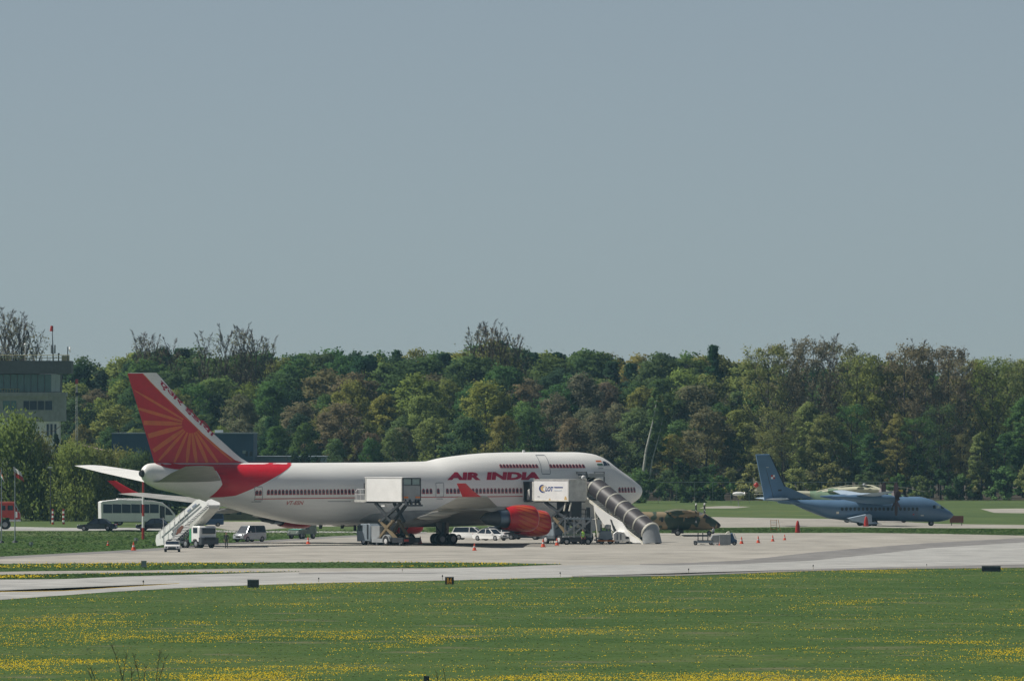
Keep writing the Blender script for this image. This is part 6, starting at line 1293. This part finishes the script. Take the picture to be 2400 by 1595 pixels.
# ---------------------------------------------------------------- camouflaged transport plane
m = bpy.data.materials.new('camouflage'); m.use_nodes = True; n_ = m.node_tree; b_ = n_.nodes['Principled BSDF']; b_.inputs['Roughness'].default_value = .6
tc = n_.nodes.new('ShaderNodeTexCoord'); c_ = ramp(n_, noise_tex(n_, tc, .75, 1), [(.44, (.03, .06, .04)), (.5, (.04, .065, .04)), (.52, (.24, .185, .105)), (.62, (.26, .20, .12))]); n_.links.new(c_, b_.inputs['Base Color']); M['camo'] = m
P = Pl(DD(1254.5), 1600); X, Z = P.X, P.Z; cp = thing('camouflage_plane', 'brown and green camouflaged twin propeller plane right of the covered stairs', 'aeroplane', P.loc)
def cr(px, pyt, pyb, w, p=2.6): zt, zb = Z(pyt), Z(pyb); return ell(0, (zt+zb)/2, w, (zt-zb)/2, X(px), 20, p)
MB().loft([cr(1400, 1206, 1216, .3), cr(1440, 1201, 1226, .7), cr(1490, 1199, 1238, .9), cr(1560, 1198, 1241, .95), cr(1640, 1199, 1241.5, .95), cr(1656, 1204, 1241, .9), cr(1668, 1212, 1240, .8, 2.2), cr(1680, 1220, 1238, .5, 2), cr(1686, 1226, 1235, .25, 2)]).build('fuselage', M['camo'], cp)
MB().loft([cr(1681, 1221, 1237.5, .47, 2), cr(1686, 1225, 1235.5, .3, 2), cr(1689, 1229, 1232, .08, 2)]).build('nose_cone', M['black'], cp)
for sg in (-1, 1):
    MB().loft([[(X(1560)+dx, sg*yy, Z(1198)+dz) for dx, dz in ((0, 0), (1.2, .22), (2.4, .2), (3.0, 0), (1.5, -.12))] for yy in (.0, 10.5)]).build('wing', M['heli_cream' if False else 'camo'], cp, ang=50)
    o = (X(1618), sg*2.6, Z(1203)); MB().loft([ell(o[1], o[2]+dz, w, h, o[0]+x, 14) for x, w, h, dz in ((-2.6, .1, .1, .1), (-1.5, .35, .38, 0), (.3, .42, .46, 0), (1.0, .25, .28, 0))]).build('engine_nacelle', M['camo'], cp)
    MB().lathe([(1.0, .2), (1.3, .15), (1.5, .03)], o, n=12).build('spinner', M['rim_white'], cp)
    oo = (o[0]+1.15 + (-.55 if sg < 0 else .55), o[1], o[2])
    for k in range(5):
        a = R(90+72*k); rg = [[(oo[0]+e*.08, oo[1]+math.cos(a)*q-math.sin(a)*wd*e, oo[2]+math.sin(a)*q+math.cos(a)*wd*e) for e in (-1, 1)]+[(oo[0]+.04+e*.08, oo[1]+math.cos(a)*q-math.sin(a)*wd*e, oo[2]+math.sin(a)*q+math.cos(a)*wd*e) for e in (1, -1)] for q, wd in ((.15, .08), (.6, .14), (1.1, .12))]
        bl = MB().loft(rg).build('propeller_blade', M['black'], cp)
        tp = [[(p[0]+.004, oo[1]+(p[1]-oo[1])*f_, oo[2]+(p[2]-oo[2])*f_) for p in rg[2]] for f_ in (.9, 1.12)]; MB().loft(tp).build('blade_tip', M['rim_white'], bl)
    MB().prism([(X(1412), Z(1205)), (X(1428), Z(1205)), (X(1424), Z(1164)), (X(1412), Z(1164))], sg*2.4-.06, sg*2.4+.06).build('tail_fin', M['camo'], cp)
    MB().beam((X(1590), sg*.8, Z(1232)), (X(1588), sg*1.5, .35), .14).build('gear_strut', M['steel_dark'], cp); wheel(cp, X(1588), sg*1.55, .36, .36, .26)
    MB().beam((X(1600), sg*.9, Z(1232)), (X(1605), sg*2.4, Z(1200)), .12).build('wing_strut', M['camo'], cp)
MB().box(X(1410), X(1430), -2.4, 2.4, Z(1206), Z(1204)).build('tailplane', M['camo'], cp)
MB().box(X(1574), X(1602), -1.3, 1.3, Z(1249), Z(1240)).build('wheel_cover', M['black'], cp)
wheel(cp, X(1662), 0, .28, .28, .2); MB().beam((X(1662), 0, .3), (X(1662), 0, Z(1238)), .1).build('nose_gear_strut', M['steel_dark'], cp)
MB().loft([[(X(1652), y, Z(1203)), (X(1663), y, Z(1211)), (X(1660), y, Z(1215)), (X(1646), y, Z(1212))] for y in (-.94, .94)]).build('cockpit_window', M['glass'], cp)
c = (X(1611), Z(1208)); w_ = .22
for i in range(2):
    for j in range(2): MB().box(c[0]+(i-1)*w_, c[0]+i*w_, -.99, -.955, c[1]+(j-1)*w_, c[1]+j*w_).build('checker_square', M['red_paint' if (i+j) % 2 == 1 else 'flag_white'], cp)
MB().box(X(1549), X(1554), -.99, -.95, Z(1222), Z(1211)).build('window', M['glass'], cp)
